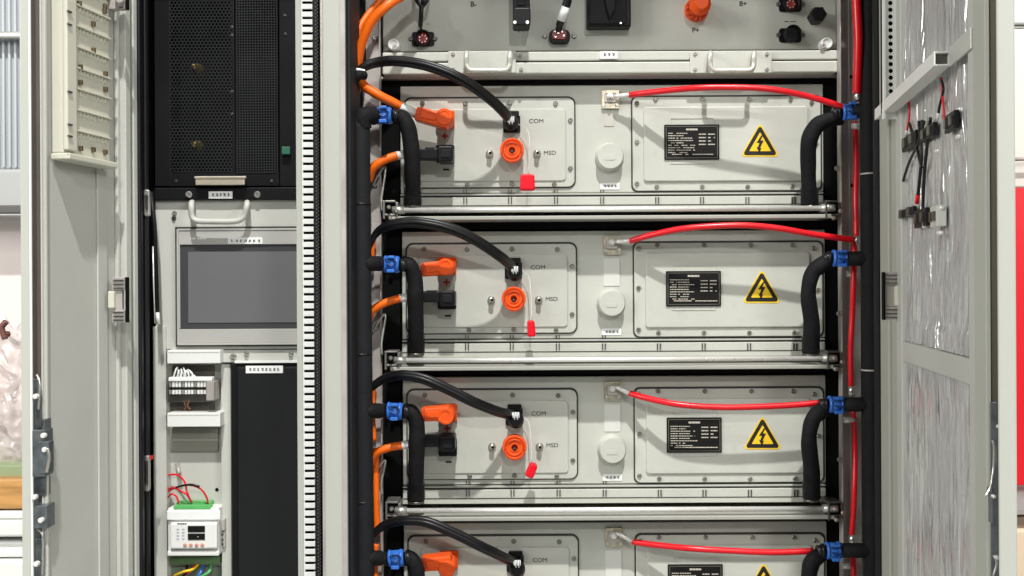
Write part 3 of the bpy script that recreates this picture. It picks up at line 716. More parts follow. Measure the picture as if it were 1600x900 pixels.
# gas strut and catches in the left gap
t = thing('gas_strut', P(248, 512, -.12), 'slim black stay with a bright rod leaning beside the touch screen', 'strut')
m = MB(); m.tube([P(236, 300, -.125), P(241, 350, -.125), P(246, 500, -.125)], .0042, spline=False); m.build('strut_tube', BLACK, t)
m = MB(); m.tube([P(239, 385, -.133), P(240, 440, -.133), P(242, 505, -.133)], .0011, spline=False); m.build('strut_rod', ROD, t)
m = MB(); m.tube([P(246, 488, -.13), P(247.5, 507, -.13)], .0035, spline=False); m.build('strut_end', ROD, t)
for y0, y1, lab in ((296, 338, 'worn steel catch on the black edge beside the label rail'), (712, 768, 'rounded bright catch on the black edge beside the meter')):
    t = thing('door_catch', P(229, y1, -.165), lab, 'catch')
    m = MB(); m.rrect(224, y0, 233, y1, 3.5, -.170, -.161); m.build('catch_plate', GALV, t, .0015)
    m = MB(); m.rrect(226.5, y0 + 8, 231, y1 - 12, 1.6, -.174, -.1705); m.build('catch_tongue', DSTEEL, t, .0005)
    if y0 > 500:
        m = MB(); m.box(235, 712, 237.5, 718, -.168, -.162); m.build('red_tag', REDC, t)

# ------------------------------------------------------------------ top control unit
YT = -.008; YL = -.036
t = thing('control_unit', P(952, 115, 0), 'pale grey high voltage control box with sockets and two handles on top of the stack', 'control box')
m = MB(); m.box(597.5, -130, 1307, 79, YT, .4); m.build('front_plate', PAINT, t, .002)
m = MB(); m.box(591, -130, 597, 116, YT + .003, .05); m.build('edge_gap', BLACKM, t); m = MB(); m.box(1308, -130, 1313, 100, YT + .003, .05); m.build('edge_gap', BLACKM, t)
m = MB(); m.box(597.5, 80, 1309, 94.2, YT - .022, .1); m.build('upper_lip', PAINT, t, .002)
m = MB(); m.box(597.5, 94.4, 1309, 96, YT - .018, .1); m.build('lip_seam', SEAM, t)
m = MB(); m.box(597.5, 96.4, 1309, 114.5, YL, .1); m.build('lower_lip', PAINT, t, .0025)
m = MB(); m.box(568, 118, 1330, 121.5, -.014, .1); m.build('underside_rail', GALVD, t)
for x0, x1 in ((700, 806), (1078, 1206)):
    m = MB(); m.rrect(x0 if x0 > 1000 else x0, 79.5, x1, 114, 2, YL - .003, YL - .0002); pl = m.build('handle_plate', PAINT, t, .001)
    xa_, xb_ = (729, 797) if x0 < 1000 else (1110, 1178)
    hy = YL - .032
    m = MB(); m.tube([P(xa_, 83, YL - .003), P(xa_, 84, hy), P(xa_, 100, hy), P(xa_ + 3, 107, hy), P(xa_ + 10, 110, hy), P((xa_+xb_)/2, 110, hy), P(xb_ - 10, 110, hy), P(xb_ - 3, 107, hy), P(xb_, 100, hy), P(xb_, 84, hy), P(xb_, 83, YL - .003)], .0046, sub=6)
    m.build('handle', mat('handle_satin', (.66, .66, .60), .28, .35, .04, 30), pl)
    for sx_ in (x0 + 8, x1 - 8 if x0 > 1000 else 814):
        for sy_ in (84, 108):
            m = MB(); screw(m, sx_, sy_, YL - .003 if sx_ < 1300 else YL, 2.6, .003); m.build('screw', GALVD, pl)
for px, py in ((617, 74), (1286, 72)):
    m = MB(); m.lathe(px, py, YT - .0225 if py > 79 else YT, [(9, 0), (9, .0245), (7.6, .026), (6.5, .026), (6, .024)], 22); m.build('washer', WHITE, t)
    m = MB(); m.lathe(px, py, YT - .0245, [(4.5, 0), (4, .004), (1.5, .004), (1.4, .002)], 12); m.build('screw', GALVD, t)
def ears(par, px, py, d_, Y, r=4):
    for sg in (-1, 1):
        m = MB(); screw(m, px + sg*d_, py, Y, r*.75, .005); m.build('ear_bolt', DSTEEL, par)
def socket(px, py, r, pins=None, ear=19, h=.014, y0=YT, nm='socket'):
    m = MB(); m.rrect(px - r - 5, py - r*.9, px + r + 5, py + r*.9, 4, y0 - .003, y0 - .0002)
    m.lathe(px, py, y0 - .003, [(r, 0), (r, h), (r*.86, h), (r*.84, h*.5)], 24); s_ = m.build(nm, BLACK, t)
    if pins:
        m = MB(); m.lathe(px, py, y0 - .003 - h*.5, [(r*.7, 0), (r*.7, .004), (r*.25, .0045)], 16); m.build('socket_insert', pins, s_)
        m = MB()
        for i in range(7):
            an = i*.9; m.lathe(px + r*.45*math.cos(an), py + r*.45*math.sin(an), y0 - .0035 - h*.5 - .003, [(1.2, 0), (1.2, .003)], 6)
        m.each('pin', STEEL, s_)
    ears(t, px, py, ear, y0)
    return s_
socket(661, 61, 12.5, SOCK); 
m = MB(); m.rrect(858, 46, 891, 67, 9, YT - .016, YT - .0003); s_ = m.build('socket', BLACK, t, .001)
m = MB(); m.rrect(863, 47, 885, 61, 5, YT - .018, YT - .0163); m.build('socket_insert', SOCK, s_)
m = MB()
for x, y in ((867, 50), (872, 52), (878, 50), (881, 56), (868, 58)): m.lathe(x, y, YT - .018, [(1.6, 0), (1.5, .004)], 6)
m.each('pin', ROD, s_)
ears(t, 874, 57, 23, YT)
socket(1235, 7, 12.5, SOCK); socket(1235, 55, 12.3, None, 19, .022)
m = MB(); m.lathe(1235, 55, YT - .016, [(10.6, 0), (10.6, .010), (9.4, .011)], 20); m.build('socket_cap', BLACK, t)
m = MB(); m.lathe(1273, 28, YT, [(12.5, 0), (12.5, .028), (11, .030)], 6); m.build('hexagonal_cap', BLACK, t)
text('P-', P(814, 47.5, YT - .0006), .0125, INK, t, bold=.0002); text('P+', P(1087, 47.5, YT - .0006), .0125, INK, t, bold=.0002)
text('B-', P(740, 7, YT - .0006), .0135, INK, t, bold=.0002); text('B+', P(1161, 6, YT - .0006), .0125, INK, t, bold=.0002)
m = MB(); dashes(m, 1226, 33, 1244, 34.2, YT - .0008, .9, 1.5, 3, .8); dashes(m, 666, 37, 672, 38, YT - .0008, .9, 1.5, 3, .8); dashes(m, 1265, 13.4, 1279, 14.2, YT - .0008, .9, 1.5, 3, .8); m.build('lettering', INK, t)
m = MB(); m.rrect(937, 80, 965, 91.5, 2, YL - .001, YT - .0222); lb = m.build('name_label', LABELW, t)
m = MB(); glyphs(m, 942, 962, 85.2, 5.2, 3, YL - .0014); m.build('lettering', INK, lb)
# rotary switch block
sw = MB(); sw.rrect(917, -60, 986, 41.5, 3, YT - .032, YT - .0004); sw = sw.build('isolator_block', BLACK, t, .003)
m = MB(); m.rrect(921, -60, 979, 37, 3, YT - .036, YT - .0325); m.build('isolator_face', CHARC, sw, .002)
m = MB(); m.poly([tuple(P(x, y, YT-.05).xz) for x, y in ((939, -50), (966, -50), (963, 12), (954, 30), (948, 12))], YT - .050, YT - .0362); m.build('isolator_knob', CHARC, sw, .003)
m = MB(); m.lathe(970, 36, YT - .0362, [(2, 0), (1.6, .001)], 8); m.build('isolator_screw', ROD, sw)
# orange positive connector
m = MB(); m.lathe(1088, 16, YT, [(19, 0), (18, .010), (13.5, .012), (13.5, .03), (16, .034), (16, .045), (11, .047), (11, .056), (10, .058)], 24); oc = m.build('positive_connector', ORPL, t)
m = MB()
for i in range(14):
    an = i*2*math.pi/14; m.lathe(1088 + 15*math.cos(an), 16 + 17.5*math.sin(an), YT - .008, [(1.7, 0), (1.5, .024)], 6)
m.build('collar_tooth', mat('dark_orange', (.55, .05, .01), .5, 0, .2, 100), oc)

# leads of the control unit
def cable(nm, label, cat, grp, pts, r, mt, extra=(), sub=8, rf=None):
    q_ = [P(*p) for p in pts]; t_ = thing(nm, min(q_, key=lambda v: v.z), label, cat, grp)
    m = MB(); m.tube(q_, r, 14, sub, rf=rf); m.build('jacket', mt, t_)
    return t_
c = cable('socket_lead', 'black forked lead dropping into the left round socket of the control box', 'cable', None, [(659, 8, YT-.05), (658, 24, YT-.05), (657, 40, YT-.03)], .0042, CABLE)
m = MB(); m.tube([P(659, 12, YT-.05), P(650, -2, YT-.05), P(647, -25, YT-.03)], .0036); m.tube([P(659, 12, YT-.05), P(668, -2, YT-.05), P(672, -25, YT-.03)], .0036); m.tube([P(660, 10, YT-.05), P(660, -25, YT-.04)], .003, spline=False); m.each('fork', CABLE, c)
m = MB(); m.tube([P(657, 40, YT-.03), P(659, 50, YT-.018)], .0022, spline=False); m.build('tip', CABLE, c)
for x in (642, 679):
    pass
c = cable('negative_plug', 'black rectangular plug with two bright screws hanging above the letter P minus', 'plug', None, [(814, -60, YT-.04), (814, -10, YT-.04)], .012, CABLE)
m = MB(); m.rrect(801, -40, 828, 40, 4, YT - .062, YT - .018); m.rrect(803, 12, 829, 39, 3, YT - .068, YT - .0625); m.build('plug_body', BLACK, c, .002)
for x in (804.5, 824):
    m = MB(); m.lathe(x, 35, YT - .0682, [(2.8, 0), (2.6, .002)], 10); m.build('screw', ROD, c)
m = MB(); m.rrect(808, -20, 821, 8, 3, YT - .066, YT - .0625); m.each('latch', CHARC, c, .001)
c = cable('sleeved_lead', 'black lead with a white sleeve entering the oval socket of the control box', 'cable', None, [(893, -30, YT-.07), (887, 0, YT-.06), (883, 14, YT-.055)], .0078, CABLE)
m = MB(); m.tube([P(884.5, 10, YT-.057), P(877, 32, YT-.045)], .0082, spline=False); m.build('white_sleeve', LABELW, c)
m = MB(); m.tube([P(877, 31, YT-.045), P(874, 40, YT-.03), P(873, 47, YT-.02)], [.007, .006, .004]); m.build('tip', CABLE, c)

# ------------------------------------------------------------------ battery packs
MY = [238., 465.5, 693., 921.]; OX = [0, 1.5, 1.5, 2.]
ORDN = ['topmost', 'second from the top', 'third from the top', 'lowest, cut by the photo edge']
PNAME = ['directly under the control box', 'second below the control box', 'third below the control box', 'at the bottom edge of the photo']
CAPX = [(824, 286, 12, 12, 0), (830, 514, 6.5, 12, 3), (830, 735, 7, 10.5, -24)]
def pack(i):
    off = (OX[i]*S, 0, -(MY[i] - 238.)*S)
    def mb(): return MB(off)
    def W(x, y, Y=0): return P(x, y, Y) + Vector(off)
    lab = ['battery pack directly under the control box, its cover half crossed by a diagonal cable shadow',
           'battery pack second in the stack, its red lead arching upward',
           'battery pack third in the stack, its red lead sagging across the plate top',
           'lowest battery pack, cut off by the bottom of the photo'][i]
    t = thing('battery_pack', W(956, 345, 0), lab, 'battery pack', 'battery packs stacked in the cabinet')
    m = mb(); m.box(625.5, 133, 1286.5, 301, 0, .5); m.build('case', PAINT, t, .002)
    m = mb(); m.box(625.5, 301.8, 1286.5, 304.3, -.008, .1); m.build('bright_lip', POSTW, t, .0006)
    m = mb(); m.box(625.5, 304.7, 1286.5, 306.6, -.004, .1); m.build('lip_seam', SEAM, t)
    m = mb(); m.box(625.5, 307, 1286.5, 329, -.010, .1); m.build('base_strip', PAINT, t, .001)
    m = mb(); m.box(625.5, 319.6, 1286.5, 320.9, -.0108, -.0102); m.build('lip_seam', SEAM, t)
    # bolts under the covers
    for x in (658, 727, 797, 869, 941, 1027, 1097, 1168, 1240):
        m = mb(); m.box(x - 3.2, 307.6, x - 1.4, 318, -.0118, -.0102); m.box(x + 1.2, 307.6, x + 3, 318, -.0118, -.0102); m.box(x - 3, 296, x - 1.4, 301, -.0015, -.0002); m.box(x + 1.2, 296, x + 2.8, 301, -.0015, -.0002)
        m.each('clip', DSTEEL if x > 700 else GALVD, t)
    # left cover
    m = mb(); m.rrect(631, 151, 899.5, 294.5, 12, -.0012, -.0002); m.build('cover_seal', SEAM, t)
    m = mb(); m.rrect(633, 153.5, 897.5, 292.5, 10.5, -.005, -.0013); cv = m.build('cover', PAINT, t, .0012)
    m = mb(); m.rrect(652, 170, 884, 283, 6, -.0078, -.0052); m.build('raised_field', PAINT, cv, .0022)
    for x, y in ((660, 161), (727, 162), (797, 161), (868, 162), (730, 288), (800, 287), (866, 288), (891, 188), (891, 263), (655, 287)):
        m = mb(); screw(m, x, y, -.005, 3.0, .0038); m.build('screw', ZINC, cv)
    # right cover
    m = mb(); m.rrect(986, 148.5, 1284.5, 299.5, 10, -.0012, -.0002); m.build('cover_seal', SEAM, t)
    m = mb(); m.rrect(988.5, 151, 1282.5, 297.5, 9, -.005, -.0013); cv = m.build('cover', PAINT, t, .0012)
    m = mb(); m.rrect(1006, 166, 1263, 283, 5, -.0095, -.0052); m.build('raised_field', PAINT, cv, .003)
    for x, y in ((995, 161), (1024, 155), (1097, 155), (1170, 155), (1235, 155), (1268, 160), (995, 222), (995, 287), (1026, 292), (1097, 292), (1168, 292), (1238, 291), (1275, 225)):
        m = mb(); screw(m, x, y, -.005, 2.9, .0038); m.build('screw', ZINC, cv)
    # nameplate in its holder
    if 1:
        m = mb(); m.ring(1047, 185 if i else 184, 1115, 256, 1, 1.3, -.0108, -.0096); m.build('plate_holder', PAINT, t)
        m = mb(); m.rrect(1038, 194.5, 1124, 249.5, 1.5, -.0125, -.0109); pl = m.build('name_plate', PLATE, t, .0004)
        m = mb(); m.ring(1040.5, 197, 1121.5, 247, 1, .8, -.0129, -.0126); m.build('plate_border', mat('plate_line', (.14, .13, .11), .4), pl)
        m = mb(); Yt = -.0131
        dashes(m, 1072, 200.8, 1090, 203.6, Yt, 1, 4, 5, .5)
        for r_ in range(9):
            y = 207.6 + r_*3.75
            dashes(m, 1044, y, 1055 + random.uniform(-1, 2), y + 1.3, Yt, .95, 2, 4, .6); dashes(m, 1057, y, random.choice([1068, 1074, 1082, 1086]), y + 1.3, Yt, .85, 1.5, 4, .8)
        for r_ in range(4):
            y = 208.8 + r_*5.3; dashes(m, 1092, y, 1103, y + 1.7, Yt, .97, 3, 5, .5); dashes(m, 1106.5, y, 1117 if r_ != 2 else 1111, y + 1.7, Yt, .97, 3, 5, .5)
        dashes(m, 1050, 240.4, 1118, 241.8, Yt, .97, 3, 6, .5); m.build('lettering', PTXT, pl)
    # warning triangle
    cx, cy = 1187.5, 226
    def tri(sz, dy=0, rr=3.0):
        pts = []
        for an in (90, 210, 330):
            vx, vy = cx + (sz)*math.cos(R(an)), cy + dy - sz*math.sin(R(an))
            for d_ in (-50, -25, 0, 25, 50):
                pts.append((vx + rr*math.cos(R(an + d_)) - rr*math.cos(R(an)), vy - rr*math.sin(R(an + d_)) + rr*math.sin(R(an))))
        return [(W(x, y, -.0105).x, W(x, y, -.0105).z) for x, y in pts]
    def ply(pts, Y): 
        q_ = MB(); q_.poly(pts, Y, Y + .0005); return q_
    sg = ply(tri(31.5, 1.0, 4), -.0102).build('warning_sign', YELLOW, t)
    ply(tri(28.2, .6, 3.2), -.0108).build('sign_border', INK, sg); ply(tri(19.0, .4, .8), -.0114).build('sign_field', YELLOW, sg)
    bolt = [(1189.6, 211.5), (1182.0, 223.2), (1186.6, 223.4), (1184.2, 230.2), (1182.2, 229.4), (1186.4, 239.0), (1189.9, 230.8), (1187.6, 231.2), (1193.0, 219.6), (1188.2, 219.4), (1192.0, 211.8)]
    ply([(W(x, y, -.0118).x, W(x, y, -.0118).z) for x, y in bolt], -.0119).build('lightning_symbol', INK, sg)
    # breather cap
    m = mb(); m.lathe(952, 246, 0, [(22.5, 0), (22.5, .003), (20.5, .005), (20.2, .021), (19, .0235)], 40); bc = m.build('breather_cap', PAINT, t)
    m = mb(); m.rrect(944, 243, 961, 250, 2, -.0243, -.0237); m.build('cap_mark', PAINT, bc, .0006)
    # labels under / above the cap
    m = mb(); m.rrect(938, 285.5, 968, 296, 1.5, -.0014, -.0002); lb = m.build('pack_label', LABELW, t)
    q_ = mb(); glyphs(q_, 942, 965, 290.5, 4, 4, -.0017); q_.build('lettering', INK, lb)
    if i: 
        m = mb(); m.rrect(940.5, 176.5, 965.5, 219, 1, -.0014, -.0002); m.build('blank_label', mat('aged_label', (.64, .65, .61), .5), t)
    else:
        m = mb(); m.rrect(943.5, 178, 959, 197, 1, -.0014, -.0002); m.build('blank_label', mat('tan_label', (.52, .50, .44), .5), t)
    # earth stud block
    m = mb(); m.rrect(940, 140, 968, 170, 2.5, -.006, -.0002); eb = m.build('earth_block', LUGM, t, .001)
    m = mb(); m.rrect(945, 145, 963, 160, 2, -.011, -.0063); m.build('stud_plate', GALVD, eb, .001)
    m = mb(); m.lathe(953, 150, -.011, [(5, 0), (5, .006), (3, .006), (3, .012)], 6); m.build('nut', ROD, eb)
    for x, y in ((944, 165), (964, 164)):
        m = mb(); screw(m, x, y, -.006, 2.2, .003, 8); m.build('screw', STEEL, eb)
    # service disconnect
    m = mb(); m.lathe(800, 238, -.0078, [(15, 0), (15, .012), (18.5, .013), (18.5, .034), (17.5, .036), (16, .036), (15.2, .0325), (13.2, .0325), (12.6, .0365), (10.6, .0365), (10, .034), (7.4, .034), (7, .036), (5.2, .036), (4.6, .028)], 40)
    ms = m.build('service_disconnect', ORPL, t)
    m = mb(); m.lathe(800, 238, -.0362, [(5.0, 0), (5.0, .003), (3.2, .0035), (3.0, .0078), (1.2, .0082)], 20); m.build('centre_pin', mat('dark_maroon', (.06, .012, .008), .5), ms)
    m = mb(); m.ring(784, 222, 816, 254, 15.5, 1.4, -.0452, -.0440); m.build('groove_ring', mat('dark_orange2', (.42, .04, .008), .5), ms)
    for x in (765, 839):
        m = mb(); m.lathe(x, 240, -.0078, [(6, 0), (6, .004), (4, .006), (4, .014), (2.4, .015)], 14); sb = m.build('guide_stud', STEEL, t)
        m = mb(); m.lathe(x + 1, 239, -.0232, [(2.2, 0), (1.6, .0006)], 8); m.build('stud_bore', BLACKM, sb)
    text('COM', W(838, 189.5, -.0083), .0108, INK, t, sx_=1.12); text('MSD', W(859, 239, -.0083), .0105, INK, t, sx_=1.12)
    text('+', W(695, 213.5, -.0083), .022, REDINK, t, 'polarity_mark', bold=.0009); text('-', W(697, 263.5, -.0083), .022, INK, t, 'polarity_mark', bold=.0007, sx_=1.7)
    # communication socket
    m = mb(); m.rrect(786, 180, 813, 207, 3, -.013, -.0080); m.rrect(789, 173, 811, 182, 2, -.018, -.0081); m.build('communication_socket', BLACK, t, .001)
    # power sockets
    for y, mt, nm in ((186, ORPL, 'positive_socket'), (240, BLACK, 'negative_socket')):
        m = mb(); m.rrect(681, y - 14, 710, y + 14, 3, -.018, -.0080); m.build(nm, mt, t, .002)
for i in range(4): pack(i)

# retaining rods with their end brackets, shelf trays and black shelves
for i in range(3):
    off = (OX[i]*S, 0, -(MY[i] - 238.)*S)
    tl = ['bright steel rod below the topmost battery pack', 'bright steel rod below the second battery pack', 'bright steel rod below the third battery pack'][i]
    t = thing('retaining_rod', P(960, 335, -.06) + Vector(off), tl, 'rod', 'steel rods across the front of the packs')
    Yr = -.062
    m = MB(off); m.tube([P(620, 328.5, Yr), P(1300, 325.2, Yr)], .0047, 16, spline=False); m.build('rod', ROD, t)
    m = MB(off); m.tube([P(1282, 325, Yr), P(1304, 325, Yr)], .0074, 12, spline=False); m.tube([P(613, 328.4, Yr), P(632, 328.4, Yr)], .0072, 12, spline=False); m.each('collar', GALV, t)
    for sg, xs in ((-1, (598, 622)), (1, (1290, 1314))):
        m = MB(off); m.box(xs[0], 313, xs[0] + 3, 342, -.07, -.02); m.box(xs[1] - 4, 316, xs[1], 340, -.066, -.02); m.box(xs[0] + 3.2, 313, xs[1] - 4.2, 316, -.066, -.02)
        m.box(xs[0] + 3.2, 334, xs[1] - 4.2, 337, -.066, -.02)
        br = m.build('bracket', mat('bracket_steel', (.30, .29, .27), .35, .7, .15, 60) if sg < 0 else DSTEEL, t, .0008)
        m = MB(off); m.box(xs[0] + 4, 317, xs[1] - 5, 333.5, -.05, -.02); m.build('bracket_block', BLACK, br, .002)
        for x, y in ((xs[0] + 12, 341), (xs[0] + 10, 324), (xs[1] - 2, 330)):
            m = MB(off); m.lathe(x, y, -.066, [(3.6, 0), (3.4, .006), (2, .008)], 8); m.build('nut', STEEL, br)
    t = thing('shelf_tray', P(960, 345, -.03) + Vector(off), ['grey shelf lip under the topmost pack', 'grey shelf lip under the second pack', 'grey shelf lip under the third pack'][i], 'shelf', 'shelf lips between the packs')
    m = MB(off); m.box(612, 336.5, 1300, 342.5, -.067, .45); m.build('lip', mat('shelf_grey', (.38, .38, .34), .5, .1, .05, 10), t, .0012)
    m = MB(off); m.box(597.5, 344.5, 1309.5, 357, .001, .45); m.build('black_beam', BLACKM, t)
t = thing('top_beam', P(952, 130, 0), 'black beam between the control box and the topmost pack', 'beam')
m = MB(); m.box(597.5, 122, 1309.5, 132, .0005, .4); m.build('beam', BLACKM, t)

# ------------------------------------------------------------------ plugs and cables per row
com = [[(553, 124, -.10), (566, 106, -.11), (590, 97, -.11), (622, 95, -.12), (670, 103, -.13), (722, 124, -.13), (764, 153, -.10), (790, 178, -.06), (796, 190, -.035)],
       [(577, 384, -.09), (590, 362, -.10), (615, 350, -.12), (652, 347, -.13), (700, 356, -.13), (740, 373, -.12), (778, 398, -.09), (798, 415, -.05), (802, 424, -.035)],
       [(579, 606, -.09), (600, 592, -.10), (628, 586, -.12), (662, 592, -.13), (700, 608, -.13), (740, 628, -.12), (775, 642, -.08), (797, 648, -.045), (804, 652, -.035)],
       [(580, 838, -.09), (600, 821, -.10), (632, 813, -.12), (668, 816, -.13), (712, 834, -.13), (752, 854, -.12), (783, 869, -.08), (800, 878, -.045), (806, 883, -.035)]]
COML = ['black twin cable arching across the top edge into the topmost pack', 'black twin cable arching into the second pack socket marked COM', 'black twin cable arching into the third pack socket marked COM', 'black twin cable arching into the lowest pack at the photo edge']
for i, pts in enumerate(com):
    q_ = [P(*p) for p in pts]; t = thing('communication_cable', q_[-1], COML[i], 'cable', 'black communication cables arching into the packs')
    for j, (dz, dy) in enumerate(((.0035, 0), (-.0040, .002), (0, -.0055))):
        m = MB(); m.tube([v + Vector((dz*.5, dy, dz)) for v in q_], .0056 if j < 2 else .0035, 10, 10); m.build('strand', CABLE, t)
    e_ = pts[-1]
    m = MB(); m.lathe(e_[0] + 2, e_[1] + 3, -.018, [(11.5, 0), (12.5, .006), (12.5, .020), (9, .026), (7, .032)], 18); pg = m.build('plug', BLACK, t)
    m = MB(); 
    for j in range(5): m.tube([P(e_[0] - 4 + j*2.6, e_[1] - 8, -.05), P(e_[0] - 2 + j*2.2, e_[1] + 1 + (j % 2)*3, -.053)], .0011, 6, spline=False)
    m.each('cable_tie', LABELW, pg)
    m = MB(); m.box(e_[0] + 8, e_[1] - 14, e_[0] + 12, e_[1] - 8, -.03, -.018); m.each('latch', BLACK, pg)

# orange positive plugs
plugs = [((650, 178), (697, 190)), ((658, 422), (699, 418)), ((659, 647), (699, 645)), ((659, 880), (701, 877))]
for i, ((x0, y0), (x1, y1)) in enumerate(plugs):
    t = thing('positive_plug', P(x1, y1 + 14, -.04), ['orange plug tilted downward on the topmost pack', 'orange plug on the second pack above its plus mark', 'orange plug on the third pack above its plus mark', 'orange plug on the lowest pack at the photo edge'][i], 'plug', 'orange plugs on the packs')
    a_ = P(x0, y0, -.060); b_ = P(x1, y1, -.060); d_ = (b_ - a_).normalized(); nn = Vector((-d_.z, 0, d_.x))
    def quadprism(mb, A, B, w0, w1, Yf, Yb_): mb.poly([(A.x + nn.x*w0, A.z + nn.z*w0), (B.x + nn.x*w1, B.z + nn.z*w1), (B.x - nn.x*w1, B.z - nn.z*w1), (A.x - nn.x*w0, A.z - nn.z*w0)], Yf, Yb_)
    m = MB(); quadprism(m, a_, b_ + d_*.006, .0122, .0138, -.075, -.040); m.build('plug_arm', ORPL, t, .004)
    m = MB(); m.lathe(x1, y1, -.020, [(13, 0), (13, .0560), (11.8, .0578), (8.6, .0578), (8.0, .0566)], 26); m.build('plug_head', ORPL, t)
    m = MB(); quadprism(m, a_.lerp(b_, .2), a_.lerp(b_, .68), .0065, .0055, -.0780, -.0753); m.each('latch', ORPL, t, .0015)
    m = MB(); quadprism(m, a_.lerp(b_, .10), a_.lerp(b_, .16), .0118, .0118, -.0765, -.0752); m.build('grip_ridge', mat('dark_orange', (.5, .05, .01)), t)
# black negative plugs
nps = [(650, 239.5, 697, 240), (652, 463, 700, 466.5), (652, 689.5, 700, 694)]
for i, (x0, y0, x1, y1) in enumerate(nps):
    t = thing('negative_plug', P(x1, y1 + 14, -.04), ['black plug below the tilted orange plug on the topmost pack', 'black plug below the orange plug on the second pack', 'black plug below the orange plug on the third pack'][i], 'plug', 'black plugs on the packs')
    m = MB(); m.box(x0 - 6, y0 - 8.5, x1 - 8, y0 + 9.5, -.068, -.040); m.build('plug_arm', BLACK, t, .003)
    m = MB(); m.rrect(x1 - 14, y1 - 12.5, x1 + 11, y1 + 12, 4, -.0715, -.0185); m.build('plug_head', BLACK, t, .003)
    m = MB(); m.box(x0 + 14, y0 - 9.6, x1 - 18, y0 - 5.5, -.068, -.050); m.box(x1 - 8, y1 - 6, x1 + 6, y1 + 6, -.074, -.0723); m.each('latch', CHARC, t, .001)

# orange cables
def oc(label, pts, r=.0078, sleeve=None, grp='orange power cables at the left of the packs'):
    q_ = [P(*p) for p in pts]; t = thing('power_cable', min(q_, key=lambda v: v.z), label, 'cable', grp)
    m = MB(); m.tube(q_, r, 14); m.build('jacket', ORANGE, t)
    if sleeve:
        m = MB(); m.tube([P(*p) for p in sleeve], r*1.02, 14, spline=False); m.build('white_sleeve', LABELW, t)
    return t
oc('thick orange cable rising from the tie to the top edge of the photo', [(558, 122, -.09), (560, 95, -.10), (566, 66, -.11), (582, 32, -.12), (606, 8, -.12), (632, -8, -.10), (660, -20, -.08)], .0082)
oc('orange cable running steeply up the left edge behind the thick one', [(551, 122, -.085), (550, 98, -.09), (554, 76, -.09), (564, 40, -.08), (590, 5, -.06), (620, -22, -.05)], .0060)
oc('orange cable from the tie to the tilted orange plug', [(562, 126, -.09), (574, 138, -.09), (594, 150, -.09), (614, 160, -.085), (626, 166, -.08)], .0085, [(624, 165.5, -.081), (651, 178, -.062)])
oc('short upright orange cable below the tie', [(561, 128, -.08), (556, 145, -.08), (555, 160, -.08), (556, 186, -.08)], .0080)
oc('orange cable bending behind the hose to the topmost black plug', [(576, 282, -.06), (583, 262, -.07), (600, 250, -.07), (620, 243, -.065)], .0078, [(618, 243.5, -.065), (655, 238, -.05)])
oc('orange cable bending behind the hose to the second black plug', [(574, 502, -.06), (582, 485, -.07), (602, 473, -.07), (625, 466, -.065)], .0074, [(623, 466.5, -.065), (655, 461, -.05)])
oc('orange cable bending behind the hose to the third black plug', [(578, 726, -.06), (588, 708, -.07), (606, 700, -.07), (627, 696, -.065)], .0074, [(625, 696.5, -.065), (655, 690, -.05)])
oc('upright orange cable beside the third pack', [(588, 700, -.045), (587, 740, -.05), (588, 790, -.05), (590, 836, -.05)], .0060)
oc('thin upright orange cable behind the coolant pipe by the second pack', [(584, 596, -.045), (582, 640, -.045), (584, 690, -.05)], .0050)
oc('thin upright orange cable beside the lowest pack', [(588, 850, -.045), (586, 880, -.045), (588, 920, -.045)], .0050)
oc('faint orange cable end beside the second pack', [(584, 372, -.045), (582, 392, -.045), (580, 415, -.045)], .0045)
t = thing('cable_tie', P(560, 128, -.11), 'white and black tie binding the orange cables at the upper left', 'cable tie')
m = MB(); m.tube([P(547, 116, -.105), P(556, 109, -.125), (P(570, 111, -.12))], .0028); m.build('strap', LABELW, t)
m = MB(); m.tube([P(552, 130, -.125), P(560, 118, -.13), P(570, 118, -.12)], .008); m.build('wrap', FOAM, t)

# thin white leads between rail and rack
for i, (y, h, lab) in enumerate(((270, 60, 'thin white lead hugging the rail by the topmost pack'), (500, 55, 'thin white lead hugging the rail by the second pack'), (728, 45, 'thin white lead hugging the rail by the third pack'))):
    m = MB(); m.tube([P(582, y + 20, -.04), P(590, y + 5, -.045), P(602, y - 8, -.045), P(596, y + h - 20, -.05), P(597, y + h, -.05)], .0022)
    tag(m.build('rail_lead', GALV), lab, 'wire', 'thin white leads by the left rail')

